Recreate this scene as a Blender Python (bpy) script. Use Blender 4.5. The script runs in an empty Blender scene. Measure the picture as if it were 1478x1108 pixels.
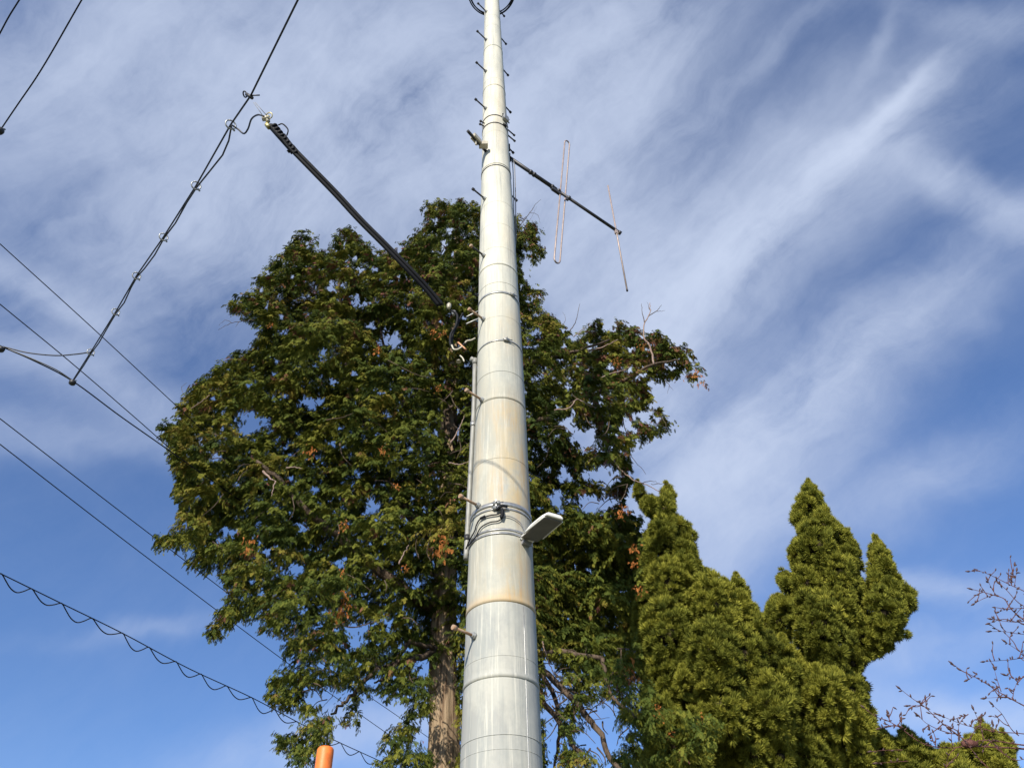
import bpy, math, random
import numpy as np
from mathutils import Vector, Matrix
S = bpy.context.scene
rng = np.random.default_rng(7)
random.seed(7)
R_ = math.radians

# ---------------------------------------------------------------- camera
F_PX, W_PX, H_PX = 1150.0, 1478.0, 1108.0
TH = R_(43.7); RHO = math.atan2(37, 1202)
EYE = np.array([0.0, 0.0, 1.5])
Fv = np.array([0, math.cos(TH), math.sin(TH)])
U0 = np.array([0, -math.sin(TH), math.cos(TH)]); R0 = np.array([1.0, 0, 0])
Rv = R0*math.cos(RHO) - U0*math.sin(RHO)
Uv = R0*math.sin(RHO) + U0*math.cos(RHO)
cam = bpy.data.cameras.new('camera'); co = bpy.data.objects.new('camera', cam)
S.collection.objects.link(co); S.camera = co
cam.sensor_width = 36; cam.lens = 36*F_PX/W_PX; cam.clip_start = 0.05; cam.clip_end = 5000
m = Matrix.Identity(4)
for i in range(3):
    m[i][0] = Rv[i]; m[i][1] = Uv[i]; m[i][2] = -Fv[i]; m[i][3] = EYE[i]
co.matrix_world = m

def ray(px, py):
    return Fv + (px-739)/F_PX*Rv + (554-py)/F_PX*Uv
def at(px, py, Y):                      # the point of that sight line at horizontal distance Y
    d = ray(px, py); return EYE + d*(Y/d[1])
def ath(px, py, h):                     # ... at height h above the ground
    d = ray(px, py); return EYE + d*((h-1.5)/d[2])
def depth(p): return float(np.dot(p-EYE, Fv))
def proj(P):
    P = np.atleast_2d(P)-EYE; z = P@Fv
    return 739+F_PX*(P@Rv)/z, 554-F_PX*(P@Uv)/z

# ---------------------------------------------------------------- sun, sky, exposure
SUN_AZ, SUN_EL = R_(18), R_(31)          # azimuth: left of straight behind the camera
ts = np.array([-math.sin(SUN_AZ)*math.cos(SUN_EL), -math.cos(SUN_AZ)*math.cos(SUN_EL), math.sin(SUN_EL)])
sl = bpy.data.lights.new('sun', 'SUN'); sl.energy = 4.9; sl.angle = R_(0.53); sl.color = (1.0, 0.915, 0.77)
so = bpy.data.objects.new('sun', sl); S.collection.objects.link(so)
so.rotation_euler = Vector(ts).to_track_quat('Z', 'Y').to_euler()
S.view_settings.view_transform = 'Standard'; S.view_settings.look = 'None'
S.view_settings.exposure = 0.42; S.view_settings.gamma = 1.0; S.view_settings.use_curve_mapping = False
S.cycles.max_bounces = 5; S.cycles.diffuse_bounces = 2; S.cycles.transparent_max_bounces = 4
S.cycles.use_denoising = True

world = bpy.data.worlds.new('World'); S.world = world; world.use_nodes = True
nt = world.node_tree; N = nt.nodes; L = nt.links; N.clear()
def nd(t, **k):
    n = N.new(t)
    for a, b in k.items(): setattr(n, a, b)
    return n
out = nd('ShaderNodeOutputWorld'); bg = nd('ShaderNodeBackground'); L.new(bg.outputs[0], out.inputs[0])
bg.inputs[1].default_value = 0.12
sky = nd('ShaderNodeTexSky', sky_type='NISHITA'); sky.sun_disc = False
sky.sun_elevation = SUN_EL
sky.sun_rotation = math.atan2(ts[0], ts[1])
sky.air_density = 1.0; sky.dust_density = 0.6; sky.ozone_density = 2.2
tc = nd('ShaderNodeTexCoord')
def math_(op, a, b=None, c=None, clamp=False):
    n = nd('ShaderNodeMath', operation=op, use_clamp=clamp)
    for i, v in enumerate((a, b, c)):
        if v is None: continue
        if isinstance(v, (int, float)): n.inputs[i].default_value = v
        else: L.new(v, n.inputs[i])
    return n.outputs[0]
def vmath(op, a, b=None, s=None):
    n = nd('ShaderNodeVectorMath', operation=op)
    for i, v in enumerate((a, b)):
        if v is None: continue
        if isinstance(v, (tuple, list)): n.inputs[i].default_value = v
        else: L.new(v, n.inputs[i])
    if s is not None: n.inputs['Scale'].default_value = s
    return n.outputs['Value'] if op in ('LENGTH', 'DOT_PRODUCT') else n.outputs[0]
def noise(vec, scale, detail=5, rough=.55, dist=0, lac=2.0):
    n = nd('ShaderNodeTexNoise'); L.new(vec, n.inputs['Vector'])
    n.inputs['Scale'].default_value = scale; n.inputs['Detail'].default_value = detail
    n.inputs['Roughness'].default_value = rough; n.inputs['Distortion'].default_value = dist
    return n
D0 = vmath('NORMALIZE', tc.outputs['Generated'])
w1 = noise(D0, 2.2, 3, .5); w2 = noise(D0, 7.5, 4, .55)
off = vmath('SCALE', vmath('SUBTRACT', w1.outputs['Color'], (.5, .5, .5)), s=.13)
off2 = vmath('SCALE', vmath('SUBTRACT', w2.outputs['Color'], (.5, .5, .5)), s=.075)
D1 = vmath('ADD', D0, vmath('ADD', off, off2))
# banks of cirrus, each an elongated soft patch at its own direction in the sky: (direction via px, half length, half width, tilt, density)
CL = [(130, 70, 380, 130, 8, .50), (500, 200, 400, 190, 10, .72), (330, 320, 300, 110, 25, .40), (60, 415, 120, 26, -30, .42),
      (860, 50, 230, 130, 35, .62), (1010, 420, 300, 85, 36, 1.05), (1190, 275, 180, 30, 44, .85), (1290, 165, 70, 11, 48, .6),
      (1220, 545, 280, 48, 36, .72), (1090, 700, 170, 90, 50, .75), (1400, 315, 170, 26, -28, .50), (1110, 90, 170, 22, 38, .20),
      (1410, 30, 100, 30, -10, .28), (1270, 80, 60, 10, 60, .16), (820, 330, 230, 150, 15, .62), (1390, 845, 130, 26, -8, .45), (1320, 930, 170, 30, 6, .34),
      (1420, 1030, 160, 34, -12, .62), (170, 560, 180, 40, -20, .34), (560, 1060, 220, 36, 12, .42), (230, 915, 150, 16, 8, .16),
      (940, 640, 100, 140, 0, .55), (1330, 690, 130, 40, 30, .36), (40, 640, 200, 30, 5, .24), (1040, 130, 110, 60, 40, -.10), (1150, 190, 120, 40, 40, .10)]
tot = None
for (px, py, a, b, ang, dens) in CL:
    c = ray(px, py); c = c/np.linalg.norm(c)
    an = R_(ang)
    ax = Rv*math.cos(an)+Uv*math.sin(an); ax -= c*np.dot(ax, c); ax /= np.linalg.norm(ax)
    bx = np.cross(c, ax)
    cosf = np.dot(c, Fv)
    sa, sb = a*cosf/F_PX, b*cosf/F_PX
    d = vmath('SUBTRACT', D1, tuple(c))
    u = math_('MULTIPLY', vmath('DOT_PRODUCT', d, tuple(ax)), 1/sa)
    v = math_('MULTIPLY', vmath('DOT_PRODUCT', d, tuple(bx)), 1/sb)
    w = math_('MULTIPLY', vmath('DOT_PRODUCT', d, tuple(c)), 3.0)
    q = math_('ADD', math_('MULTIPLY', u, u), math_('ADD', math_('MULTIPLY', v, v), math_('MULTIPLY', w, w)))
    g = math_('MULTIPLY', math_('EXPONENT', math_('MULTIPLY', q, -1.0)), dens)
    tot = g if tot is None else math_('ADD', tot, g)
# stretched streaky noise, running the way the long streaks run
c0 = ray(1150, 420); c0 /= np.linalg.norm(c0)
ax = Rv*math.cos(R_(42))+Uv*math.sin(R_(42)); bx = np.cross(Fv, ax)
comb = nd('ShaderNodeCombineXYZ')
L.new(math_('MULTIPLY', vmath('DOT_PRODUCT', D1, tuple(ax)), 1.0), comb.inputs[0])
L.new(math_('MULTIPLY', vmath('DOT_PRODUCT', D1, tuple(bx)), 4.6), comb.inputs[1])
L.new(math_('MULTIPLY', vmath('DOT_PRODUCT', D1, tuple(Fv)), 1.0), comb.inputs[2])
st = noise(comb.outputs[0], 3.0, 8, .62, 0)
fl = noise(D1, 5.5, 9, .66, 0)
tex = math_('ADD', math_('MULTIPLY', st.outputs['Fac'], .5), math_('MULTIPLY', fl.outputs['Fac'], .5))
texc = math_('MULTIPLY', math_('SUBTRACT', tex, .5), 2.0)
cov = math_('MULTIPLY', tot, math_('ADD', 1.0, math_('MULTIPLY', texc, 2.05)))
cov = math_('ADD', cov, math_('MULTIPLY', texc, .10))
cov = math_('ADD', cov, .03)
cov = math_('SUBTRACT', 1.0, math_('EXPONENT', math_('MULTIPLY', math_('MAXIMUM', cov, 0.0), -1.25)))
skyc = nd('ShaderNodeMix', data_type='RGBA', blend_type='MULTIPLY'); skyc.inputs[0].default_value = 1
L.new(sky.outputs[0], skyc.inputs[6]); skyc.inputs[7].default_value = (.62, .78, 1.04, 1)
mx = nd('ShaderNodeMix', data_type='RGBA'); L.new(cov, mx.inputs[0]); L.new(skyc.outputs[2], mx.inputs[6])
mx.inputs[7].default_value = (4.0, 4.55, 5.75, 1)
L.new(mx.outputs[2], bg.inputs[0])

# ---------------------------------------------------------------- helpers
def link(name, me, mat=None, parent=None):
    o = bpy.data.objects.new(name, me); S.collection.objects.link(o)
    if mat is not None and me is not None and not me.materials: me.materials.append(mat)
    if parent is not None:
        o.parent = parent; o.matrix_parent_inverse = Matrix.Translation(-parent.location)
    return o
def thing(name, label, cat, loc, group=None):
    o = bpy.data.objects.new(name, None); S.collection.objects.link(o)
    o.location = loc; o.empty_display_size = .2
    o['label'] = label; o['category'] = cat
    if group: o['group'] = group
    return o
def mesh_np(name, V, F, smooth=False, attr=None):
    V = np.asarray(V, np.float32); F = np.asarray(F, np.int32); k = F.shape[1]
    me = bpy.data.meshes.new(name); me.vertices.add(len(V)); me.vertices.foreach_set('co', V.ravel())
    me.loops.add(F.size); me.loops.foreach_set('vertex_index', F.ravel())
    me.polygons.add(len(F)); me.polygons.foreach_set('loop_start', np.arange(0, F.size, k, dtype=np.int32))
    me.polygons.foreach_set('loop_total', np.full(len(F), k, np.int32))
    if smooth: me.polygons.foreach_set('use_smooth', np.ones(len(F), bool))
    if attr is not None:
        a = me.attributes.new('tint', 'FLOAT', 'POINT'); a.data.foreach_set('value', np.asarray(attr, np.float32))
    me.update(calc_edges=True); return me
class MB:
    def __init__(s): s.v = []; s.f = []
    def tube(s, pts, rad, n=10, caps=True, lump=0, up=None):
        P = [np.asarray(p, float) for p in pts]; k = len(P)
        if isinstance(rad, (int, float)): rad = [rad]*k
        t = [P[min(i+1, k-1)]-P[max(i-1, 0)] for i in range(k)]; t = [x/(np.linalg.norm(x)+1e-12) for x in t]
        ref = np.array([0, 0, 1.]) if abs(t[0][2]) < .9 else np.array([1., 0, 0])
        a = np.cross(t[0], ref); a /= np.linalg.norm(a)
        b0 = len(s.v)
        for i in range(k):
            a = a - t[i]*np.dot(a, t[i]); a /= np.linalg.norm(a); b = np.cross(t[i], a)
            for j in range(n):
                an = 2*math.pi*j/n; r = rad[i]*(1+(lump*(random.random()-.5) if lump else 0))
                s.v.append(P[i]+(a*math.cos(an)+b*math.sin(an))*r)
        for i in range(k-1):
            for j in range(n):
                s.f.append((b0+i*n+j, b0+i*n+(j+1) % n, b0+(i+1)*n+(j+1) % n, b0+(i+1)*n+j))
        if caps:
            s.f.append(tuple(b0+j for j in range(n))[::-1]); s.f.append(tuple(b0+(k-1)*n+j for j in range(n)))
        return s
    def box(s, c, x, y, z, taper=1.0):      # centre and three half-axis vectors
        c = np.asarray(c, float); b0 = len(s.v)
        for k in (-1, 1):
            q = 1 if k < 0 else taper
            for (i, j) in ((-1, -1), (1, -1), (1, 1), (-1, 1)):
                s.v.append(c+np.asarray(x)*i*q+np.asarray(y)*j*q+np.asarray(z)*k)
        for f in ((0, 3, 2, 1), (4, 5, 6, 7), (0, 1, 5, 4), (1, 2, 6, 5), (2, 3, 7, 6), (3, 0, 4, 7)):
            s.f.append(tuple(b0+i for i in f))
        return s
    def torus(s, c, x, y, R, r, n=28, m_=6, a0=0, a1=2*math.pi):
        pts = [np.asarray(c)+R*(np.asarray(x)*math.cos(a0+(a1-a0)*i/n)+np.asarray(y)*math.sin(a0+(a1-a0)*i/n)) for i in range(n+1)]
        return s.tube(pts, r, m_)
    def build(s, name, mat, parent=None, smooth=True, bevel=0):
        me = bpy.data.meshes.new(name); me.from_pydata([tuple(map(float, v)) for v in s.v], [], s.f)
        if smooth:
            for p in me.polygons: p.use_smooth = len(p.vertices) == 4
        o = link(name, me, mat, parent)
        if bevel:
            md = o.modifiers.new('bevel', 'BEVEL'); md.width = bevel; md.segments = 2; md.limit_method = 'ANGLE'
        return o
def unit(v): v = np.asarray(v, float); return v/np.linalg.norm(v)
X, Y_, Z = np.eye(3)
def spline(P, n=8):                        # Catmull-Rom through the points
    P = [np.asarray(p, float) for p in P]
    if len(P) < 3: return [P[0]+(P[-1]-P[0])*i/n for i in range(n+1)]
    Q = [2*P[0]-P[1]]+P+[2*P[-1]-P[-2]]; o = []
    for i in range(1, len(Q)-2):
        for k in range(n):
            t = k/n
            o.append(.5*((2*Q[i])+(-Q[i-1]+Q[i+1])*t+(2*Q[i-1]-5*Q[i]+4*Q[i+1]-Q[i+2])*t*t+(-Q[i-1]+3*Q[i]-3*Q[i+1]+Q[i+2])*t**3))
    o.append(P[-1]); return o

# ---------------------------------------------------------------- materials
def mat(name, col, rough=.6, metal=0, var=.0, scale=8, bump=0, spec=.5, col2=None):
    M = bpy.data.materials.new(name); M.use_nodes = True; t = M.node_tree; b = t.nodes['Principled BSDF']
    b.inputs['Roughness'].default_value = rough; b.inputs['Metallic'].default_value = metal
    b.inputs['Specular IOR Level'].default_value = spec
    b.inputs['Base Color'].default_value = (*col, 1)
    tcn = t.nodes.new('ShaderNodeTexCoord')
    if var or col2:
        n = t.nodes.new('ShaderNodeTexNoise'); n.inputs['Scale'].default_value = scale; n.inputs['Detail'].default_value = 6
        t.links.new(tcn.outputs['Object'], n.inputs['Vector'])
        r = t.nodes.new('ShaderNodeMix'); r.data_type = 'RGBA'
        c2 = col2 or tuple(c*(1-var) for c in col)
        r.inputs[6].default_value = (*col, 1); r.inputs[7].default_value = (*c2, 1)
        mr = t.nodes.new('ShaderNodeMapRange'); mr.inputs[1].default_value = .35; mr.inputs[2].default_value = .65
        t.links.new(n.outputs['Fac'], mr.inputs[0]); t.links.new(mr.outputs[0], r.inputs[0])
        t.links.new(r.outputs[2], b.inputs['Base Color'])
        if bump:
            bp = t.nodes.new('ShaderNodeBump'); bp.inputs['Strength'].default_value = bump; bp.inputs['Distance'].default_value = .01
            t.links.new(n.outputs['Fac'], bp.inputs['Height']); t.links.new(bp.outputs[0], b.inputs['Normal'])
    return M
M_black = mat('black_rubber', (.010, .011, .015), .65, var=.3, scale=20, spec=.2)
M_dark = mat('dark_steel', (.05, .05, .055), .5, .4, var=.3, scale=30)
M_galv = mat('galvanised_steel', (.42, .43, .42), .45, .5, var=.35, scale=25, bump=.1)
M_band = mat('steel_band', (.45, .45, .44), .35, .6, var=.3, scale=60)
M_rust = mat('rusty_steel', (.30, .16, .08), .75, .1, var=.5, scale=60, col2=(.38, .30, .22))
M_white = mat('white_housing', (.78, .77, .72), .4, var=.08, scale=12)
M_lens = mat('grey_diffuser', (.105, .10, .085), .35, var=.25, scale=18)
M_pinkrod = mat('weathered_rod', (.40, .32, .29), .5, .3, var=.25, scale=20)
M_orange = mat('orange_plastic', (.90, .21, .035), .5, var=.3, scale=22, bump=.15)
M_porc = mat('cream_porcelain', (.50, .46, .36), .35, var=.3, scale=30)
M_brass = mat('pale_brass', (.55, .47, .22), .4, .5, var=.3, scale=30)
M_greyc = mat('grey_sheath', (.24, .24, .25), .55, var=.2, scale=30)
M_conduit = mat('conduit', (.27, .27, .25), .5, var=.25, scale=14)
M_copper = mat('copper_sleeve', (.42, .2, .1), .5, .3, var=.3, scale=30)

def bark(name, c1, c2, zs=1.0, sc=18):
    M = bpy.data.materials.new(name); M.use_nodes = True; t = M.node_tree; b = t.nodes['Principled BSDF']
    b.inputs['Roughness'].default_value = .9; b.inputs['Specular IOR Level'].default_value = .15
    tcn = t.nodes.new('ShaderNodeTexCoord'); mp = t.nodes.new('ShaderNodeMapping'); mp.inputs['Scale'].default_value = (1, 1, .09*zs)
    t.links.new(tcn.outputs['Object'], mp.inputs[0])
    n = t.nodes.new('ShaderNodeTexNoise'); n.inputs['Scale'].default_value = sc; n.inputs['Detail'].default_value = 8; n.inputs['Roughness'].default_value = .68
    t.links.new(mp.outputs[0], n.inputs['Vector'])
    r = t.nodes.new('ShaderNodeValToRGB'); r.color_ramp.elements[0].position = .36; r.color_ramp.elements[1].position = .66
    r.color_ramp.elements[0].color = (*c1, 1); r.color_ramp.elements[1].color = (*c2, 1)
    t.links.new(n.outputs['Fac'], r.inputs[0]); t.links.new(r.outputs[0], b.inputs['Base Color'])
    bp = t.nodes.new('ShaderNodeBump'); bp.inputs['Strength'].default_value = .9; bp.inputs['Distance'].default_value = .03
    t.links.new(n.outputs['Fac'], bp.inputs['Height']); t.links.new(bp.outputs[0], b.inputs['Normal'])
    return M
M_bark = bark('hinoki_bark', (.13, .085, .055), (.43, .33, .22))
M_limb = bark('limb_bark', (.045, .034, .026), (.15, .11, .08), 3, 24)
M_twig = bark('bare_twig', (.22, .15, .12), (.36, .27, .23), 3, 24)
M_cherry = bark('cherry_bark', (.085, .033, .03), (.18, .085, .07), 4, 26)
M_bud = mat('winter_bud', (.075, .035, .035), .7, var=.4, scale=40)

def leafmat(name, stops, trans=.25, rough=.55):
    M = bpy.data.materials.new(name); M.use_nodes = True; t = M.node_tree; t.nodes.remove(t.nodes['Principled BSDF'])
    o = t.nodes['Material Output']
    a = t.nodes.new('ShaderNodeAttribute'); a.attribute_name = 'tint'
    r = t.nodes.new('ShaderNodeValToRGB'); e = r.color_ramp.elements
    e[0].position, e[0].color = stops[0][0], (*stops[0][1], 1); e[1].position, e[1].color = stops[-1][0], (*stops[-1][1], 1)
    for p, c in stops[1:-1]:
        x = e.new(p); x.color = (*c, 1)
    a2 = t.nodes.new('ShaderNodeAttribute'); a2.attribute_type = 'INSTANCER'; a2.attribute_name = 'tone'
    ad = t.nodes.new('ShaderNodeMath'); ad.operation = 'ADD'; ad.use_clamp = True
    t.links.new(a.outputs['Fac'], ad.inputs[0]); t.links.new(a2.outputs['Fac'], ad.inputs[1])
    t.links.new(ad.outputs[0], r.inputs[0])
    b = t.nodes.new('ShaderNodeBsdfPrincipled'); b.inputs['Roughness'].default_value = .72; b.inputs['Specular IOR Level'].default_value = .12
    tr = t.nodes.new('ShaderNodeBsdfTranslucent'); mx_ = t.nodes.new('ShaderNodeMixShader'); mx_.inputs[0].default_value = trans
    t.links.new(r.outputs[0], b.inputs['Base Color']); t.links.new(r.outputs[0], tr.inputs[0])
    t.links.new(b.outputs[0], mx_.inputs[1]); t.links.new(tr.outputs[0], mx_.inputs[2]); t.links.new(mx_.outputs[0], o.inputs[0])
    return M
M_hin = leafmat('hinoki_leaf', [(0, (.026, .042, .012)), (.35, (.068, .098, .018)), (.7, (.175, .185, .027)), (.86, (.23, .20, .032)), (.93, (.19, .085, .045)), (1, (.21, .09, .075))], .10)
M_jun = leafmat('juniper_leaf', [(0, (.05, .066, .012)), (.5, (.21, .222, .034)), (1, (.42, .395, .06))], .15)
M_inner = mat('inner_twigs', (.07, .055, .035), .95, var=.5, scale=30, spec=.05)
M_dead = leafmat('dead_leaf', [(0, (.40, .14, .035)), (1, (.62, .26, .08))], .3)

# ---------------------------------------------------------------- ground
g = MB(); GR = 3000
vs = []; nx = 24
me = mesh_np('ground', [(-GR, -GR, 0), (GR, -GR, 0), (GR, GR, 0), (-GR, GR, 0)], [(0, 1, 2, 3)])
o = link('ground', me, mat('dry_grass_ground', (.16, .15, .10), .95, var=.4, scale=.8, col2=(.09, .10, .05))); o['kind'] = 'structure'

# ---------------------------------------------------------------- utility pole
PY = 4.3
PX = [(1108, 723.7, 119), (1000, 723.5, 109.6), (867, 723.0, 99.2), (820, 722.9, 95.7), (725, 722.8, 84), (575, 722.8, 67.6), (480, 721.0, 61.4), (381, 718.6, 54.9), (300, 717.2, 47.5), (225, 715.5, 39.3), (112, 712.6, 30.2), (0, 709.9, 20.6)]
prof = []
for (py, px, wd) in PX:
    c = at(px, py, PY); z = depth(c); prof.append((c[2], c[0], wd*z/F_PX/2))
prof.insert(0, (-.3, prof[0][1]-.0, prof[0][2]+.035)); prof.append((prof[-1][0]+3.0, prof[-1][1]-.02, prof[-1][2]-.035))
ph, pxs, pr = map(np.array, zip(*prof))
# smooth radius: blend measured with a straight taper
fit = np.polyfit(ph[1:-1], pr[1:-1], 2)
def prad(h): return float(.35*np.interp(h, ph, pr)+.65*np.polyval(fit, np.clip(h, 1.5, ph[-2])))
def pax(h): return np.array([float(np.interp(h, ph, pxs)), PY, h])
def hpole(py):                               # height at which the pole's front face shows at image row py
    px = np.interp(py, [a[0] for a in PX][::-1], [a[1] for a in PX][::-1])
    h = at(px, py, PY)[2]
    for _ in range(3): h = at(px, py, PY-prad(h))[2]
    return h
def onpole(h, ang, extra=0.0):               # ang 0 = facing the camera, positive = to the right
    return pax(h)+np.array([math.sin(ang), -math.cos(ang), 0])*(prad(h)+extra)

def polemat():
    M = bpy.data.materials.new('weathered_pole_steel'); M.use_nodes = True; t = M.node_tree; b = t.nodes['Principled BSDF']; n_ = t.nodes; l_ = t.links
    tcn = n_.new('ShaderNodeTexCoord')
    def mp(s): 
        q = n_.new('ShaderNodeMapping'); q.inputs['Scale'].default_value = s; l_.new(tcn.outputs['Object'], q.inputs[0]); return q.outputs[0]
    def ns(v, s, d=5, r=.6):
        q = n_.new('ShaderNodeTexNoise'); q.inputs['Scale'].default_value = s; q.inputs['Detail'].default_value = d; q.inputs['Roughness'].default_value = r
        l_.new(v, q.inputs['Vector']); return q.outputs['Fac']
    def ramp(f, stops):
        q = n_.new('ShaderNodeMapRange'); q.inputs[1].default_value, q.inputs[2].default_value = stops; l_.new(f, q.inputs[0]); return q.outputs[0]
    def mix(f, a, c, typ='MIX'):
        q = n_.new('ShaderNodeMix'); q.data_type = 'RGBA'; q.blend_type = typ
        for i, v in ((0, f), (6, a), (7, c)):
            if isinstance(v, (float, int)): q.inputs[i].default_value = v
            elif isinstance(v, tuple): q.inputs[i].default_value = (*v, 1)
            else: l_.new(v, q.inputs[i])
        return q.outputs[2]
    def mul(a, c):
        q = n_.new('ShaderNodeMath'); q.operation = 'MULTIPLY'
        for i, v in ((0, a), (1, c)):
            if isinstance(v, float): q.inputs[i].default_value = v
            else: l_.new(v, q.inputs[i])
        return q.outputs[0]
    sep = n_.new('ShaderNodeSeparateXYZ'); l_.new(tcn.outputs['Object'], sep.inputs[0])
    hz = sep.outputs[2]
    at_ = n_.new('ShaderNodeAttribute'); at_.attribute_name = 'tint'
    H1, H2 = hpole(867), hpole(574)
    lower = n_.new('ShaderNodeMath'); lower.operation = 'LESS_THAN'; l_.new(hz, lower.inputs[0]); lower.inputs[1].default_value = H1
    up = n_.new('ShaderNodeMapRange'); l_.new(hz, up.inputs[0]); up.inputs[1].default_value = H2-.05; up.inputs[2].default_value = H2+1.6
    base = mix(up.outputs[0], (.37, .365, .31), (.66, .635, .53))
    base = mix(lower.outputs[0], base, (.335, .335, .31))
    blotch = ramp(ns(mp((1, 1, .35)), 5, 6), (.40, .62))
    base = mix(mul(blotch, .50), base, (.30, .33, .325))
    blot2 = ramp(ns(mp((1, 1, .6)), 2.6, 7, .7), (.48, .60)); base = mix(mul(blot2, .42), base, (.56, .55, .47))
    streak = ramp(ns(mp((1, 1, .035)), 34, 5, .7), (.50, .68))
    base = mix(mul(streak, .55), base, (.25, .27, .26))
    lstreak = ramp(ns(mp((1, 1, .03)), 55, 4, .7), (.56, .66))
    base = mix(mul(lstreak, .45), base, (.66, .64, .55))
    # rust: strongest just above the joint rings and down the second section
    rust = ramp(ns(mp((1, 1, .10)), 16, 8, .72), (.50, .64))
    rz = None
    for (hc, hw, s) in ((H1+.03, .07, 1.2), (H1+.22, .16, .5), (hpole(640), .4, .65), (hpole(700), .22, 1.0), (hpole(600), .15, .4), (hpole(150), .8, .3), (hpole(470), .3, .3), (hpole(345), .3, .15)):
        q = n_.new('ShaderNodeMath'); q.operation = 'SUBTRACT'; l_.new(hz, q.inputs[0]); q.inputs[1].default_value = hc
        q2 = mul(q.outputs[0], 1.0/hw); q3 = mul(mul(q2, q2), -1.0)
        e_ = n_.new('ShaderNodeMath'); e_.operation = 'EXPONENT'; l_.new(q3, e_.inputs[0]); gg = mul(e_.outputs[0], s)
        if rz is None: rz = gg
        else:
            ad = n_.new('ShaderNodeMath'); ad.operation = 'ADD'; l_.new(rz, ad.inputs[0]); l_.new(gg, ad.inputs[1]); rz = ad.outputs[0]
    # only above the lowest joint
    gt = n_.new('ShaderNodeMath'); gt.operation = 'GREATER_THAN'; l_.new(hz, gt.inputs[0]); gt.inputs[1].default_value = H1
    # mostly on the weather side facing the road
    ct = ramp(sep.outputs[0], (-.16, .02)); 
    rustf = mul(mul(mul(rust, rz), gt.outputs[0]), 1.0)
    mid = n_.new('ShaderNodeMath'); mid.operation = 'SUBTRACT'; l_.new(sep.outputs[0], mid.inputs[0]); mid.inputs[1].default_value = .0
    m2 = mul(mid.outputs[0], 1/.13); m3 = n_.new('ShaderNodeMath'); m3.operation = 'EXPONENT'; l_.new(mul(mul(m2, m2), -1.0), m3.inputs[0])
    rustf = mul(rustf, m3.outputs[0])
    base = mix(rustf, base, (.46, .28, .12))
    tan_ = ramp(ns(mp((1, 1, .5)), 7, 6, .7), (.36, .60)); rzc = n_.new('ShaderNodeMath'); rzc.operation = 'MINIMUM'; l_.new(rz, rzc.inputs[0]); rzc.inputs[1].default_value = 1.0
    base = mix(mul(mul(mul(mul(tan_, rzc.outputs[0]), gt.outputs[0]), m3.outputs[0]), .80), base, (.50, .385, .21))
    jb = n_.new('ShaderNodeMath'); jb.operation = 'SUBTRACT'; l_.new(hz, jb.inputs[0]); jb.inputs[1].default_value = H1+.012
    jb2 = mul(jb.outputs[0], 1/.035); jb3 = n_.new('ShaderNodeMath'); jb3.operation = 'EXPONENT'; l_.new(mul(mul(jb2, jb2), -1.0), jb3.inputs[0])
    base = mix(mul(mul(jb3.outputs[0], gt.outputs[0]), .55), base, (.48, .33, .16))
    rmask = n_.new('ShaderNodeMapRange'); l_.new(rz, rmask.inputs[0]); rmask.inputs[1].default_value = 0; rmask.inputs[2].default_value = 1.0
    base = mix(mul(mul(mul(rmask.outputs[0], gt.outputs[0]), ramp(ns(mp((1, 1, .12)), 14, 5, .65), (.46, .64))), .50), base, (.50, .40, .26))
    fine = ramp(ns(mp((1, 1, 1)), 60, 4), (.3, .7)); base = mix(mul(fine, .12), base, (.3, .3, .28))
    l_.new(base, b.inputs['Base Color'])
    b.inputs['Metallic'].default_value = .0; b.inputs['Specular IOR Level'].default_value = .28
    rr = n_.new('ShaderNodeMapRange'); l_.new(ns(mp((1, 1, .3)), 7), rr.inputs[0]); rr.inputs[3].default_value = .50; rr.inputs[4].default_value = .75; l_.new(rr.outputs[0], b.inputs['Roughness'])
    bp = n_.new('ShaderNodeBump'); bp.inputs['Strength'].default_value = .12; bp.inputs['Distance'].default_value = .01
    l_.new(ns(mp((1, 1, .15)), 22), bp.inputs['Height']); l_.new(bp.outputs[0], b.inputs['Normal'])
    return M
M_pole = polemat()

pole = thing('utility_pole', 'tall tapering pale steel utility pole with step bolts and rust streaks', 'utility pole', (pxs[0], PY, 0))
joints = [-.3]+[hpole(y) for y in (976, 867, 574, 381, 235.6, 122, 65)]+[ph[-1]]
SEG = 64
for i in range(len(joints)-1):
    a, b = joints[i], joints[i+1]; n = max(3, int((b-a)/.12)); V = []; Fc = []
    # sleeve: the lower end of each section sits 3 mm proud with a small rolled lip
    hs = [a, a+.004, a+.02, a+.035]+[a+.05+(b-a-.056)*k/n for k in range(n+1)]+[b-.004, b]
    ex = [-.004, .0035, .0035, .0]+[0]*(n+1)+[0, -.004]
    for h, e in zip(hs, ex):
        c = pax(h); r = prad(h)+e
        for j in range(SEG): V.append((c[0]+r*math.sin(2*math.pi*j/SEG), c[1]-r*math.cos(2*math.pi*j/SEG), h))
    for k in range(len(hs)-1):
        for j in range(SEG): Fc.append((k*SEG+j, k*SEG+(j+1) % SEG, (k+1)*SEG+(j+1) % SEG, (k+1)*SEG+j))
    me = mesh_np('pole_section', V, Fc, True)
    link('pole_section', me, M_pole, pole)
def ringpts(h, e, a0=-math.pi, a1=math.pi, n=48, tilt=0.0):
    return [onpole(h+tilt*math.sin(a0+(a1-a0)*k/n), a0+(a1-a0)*k/n, e) for k in range(n+1)]
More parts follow.
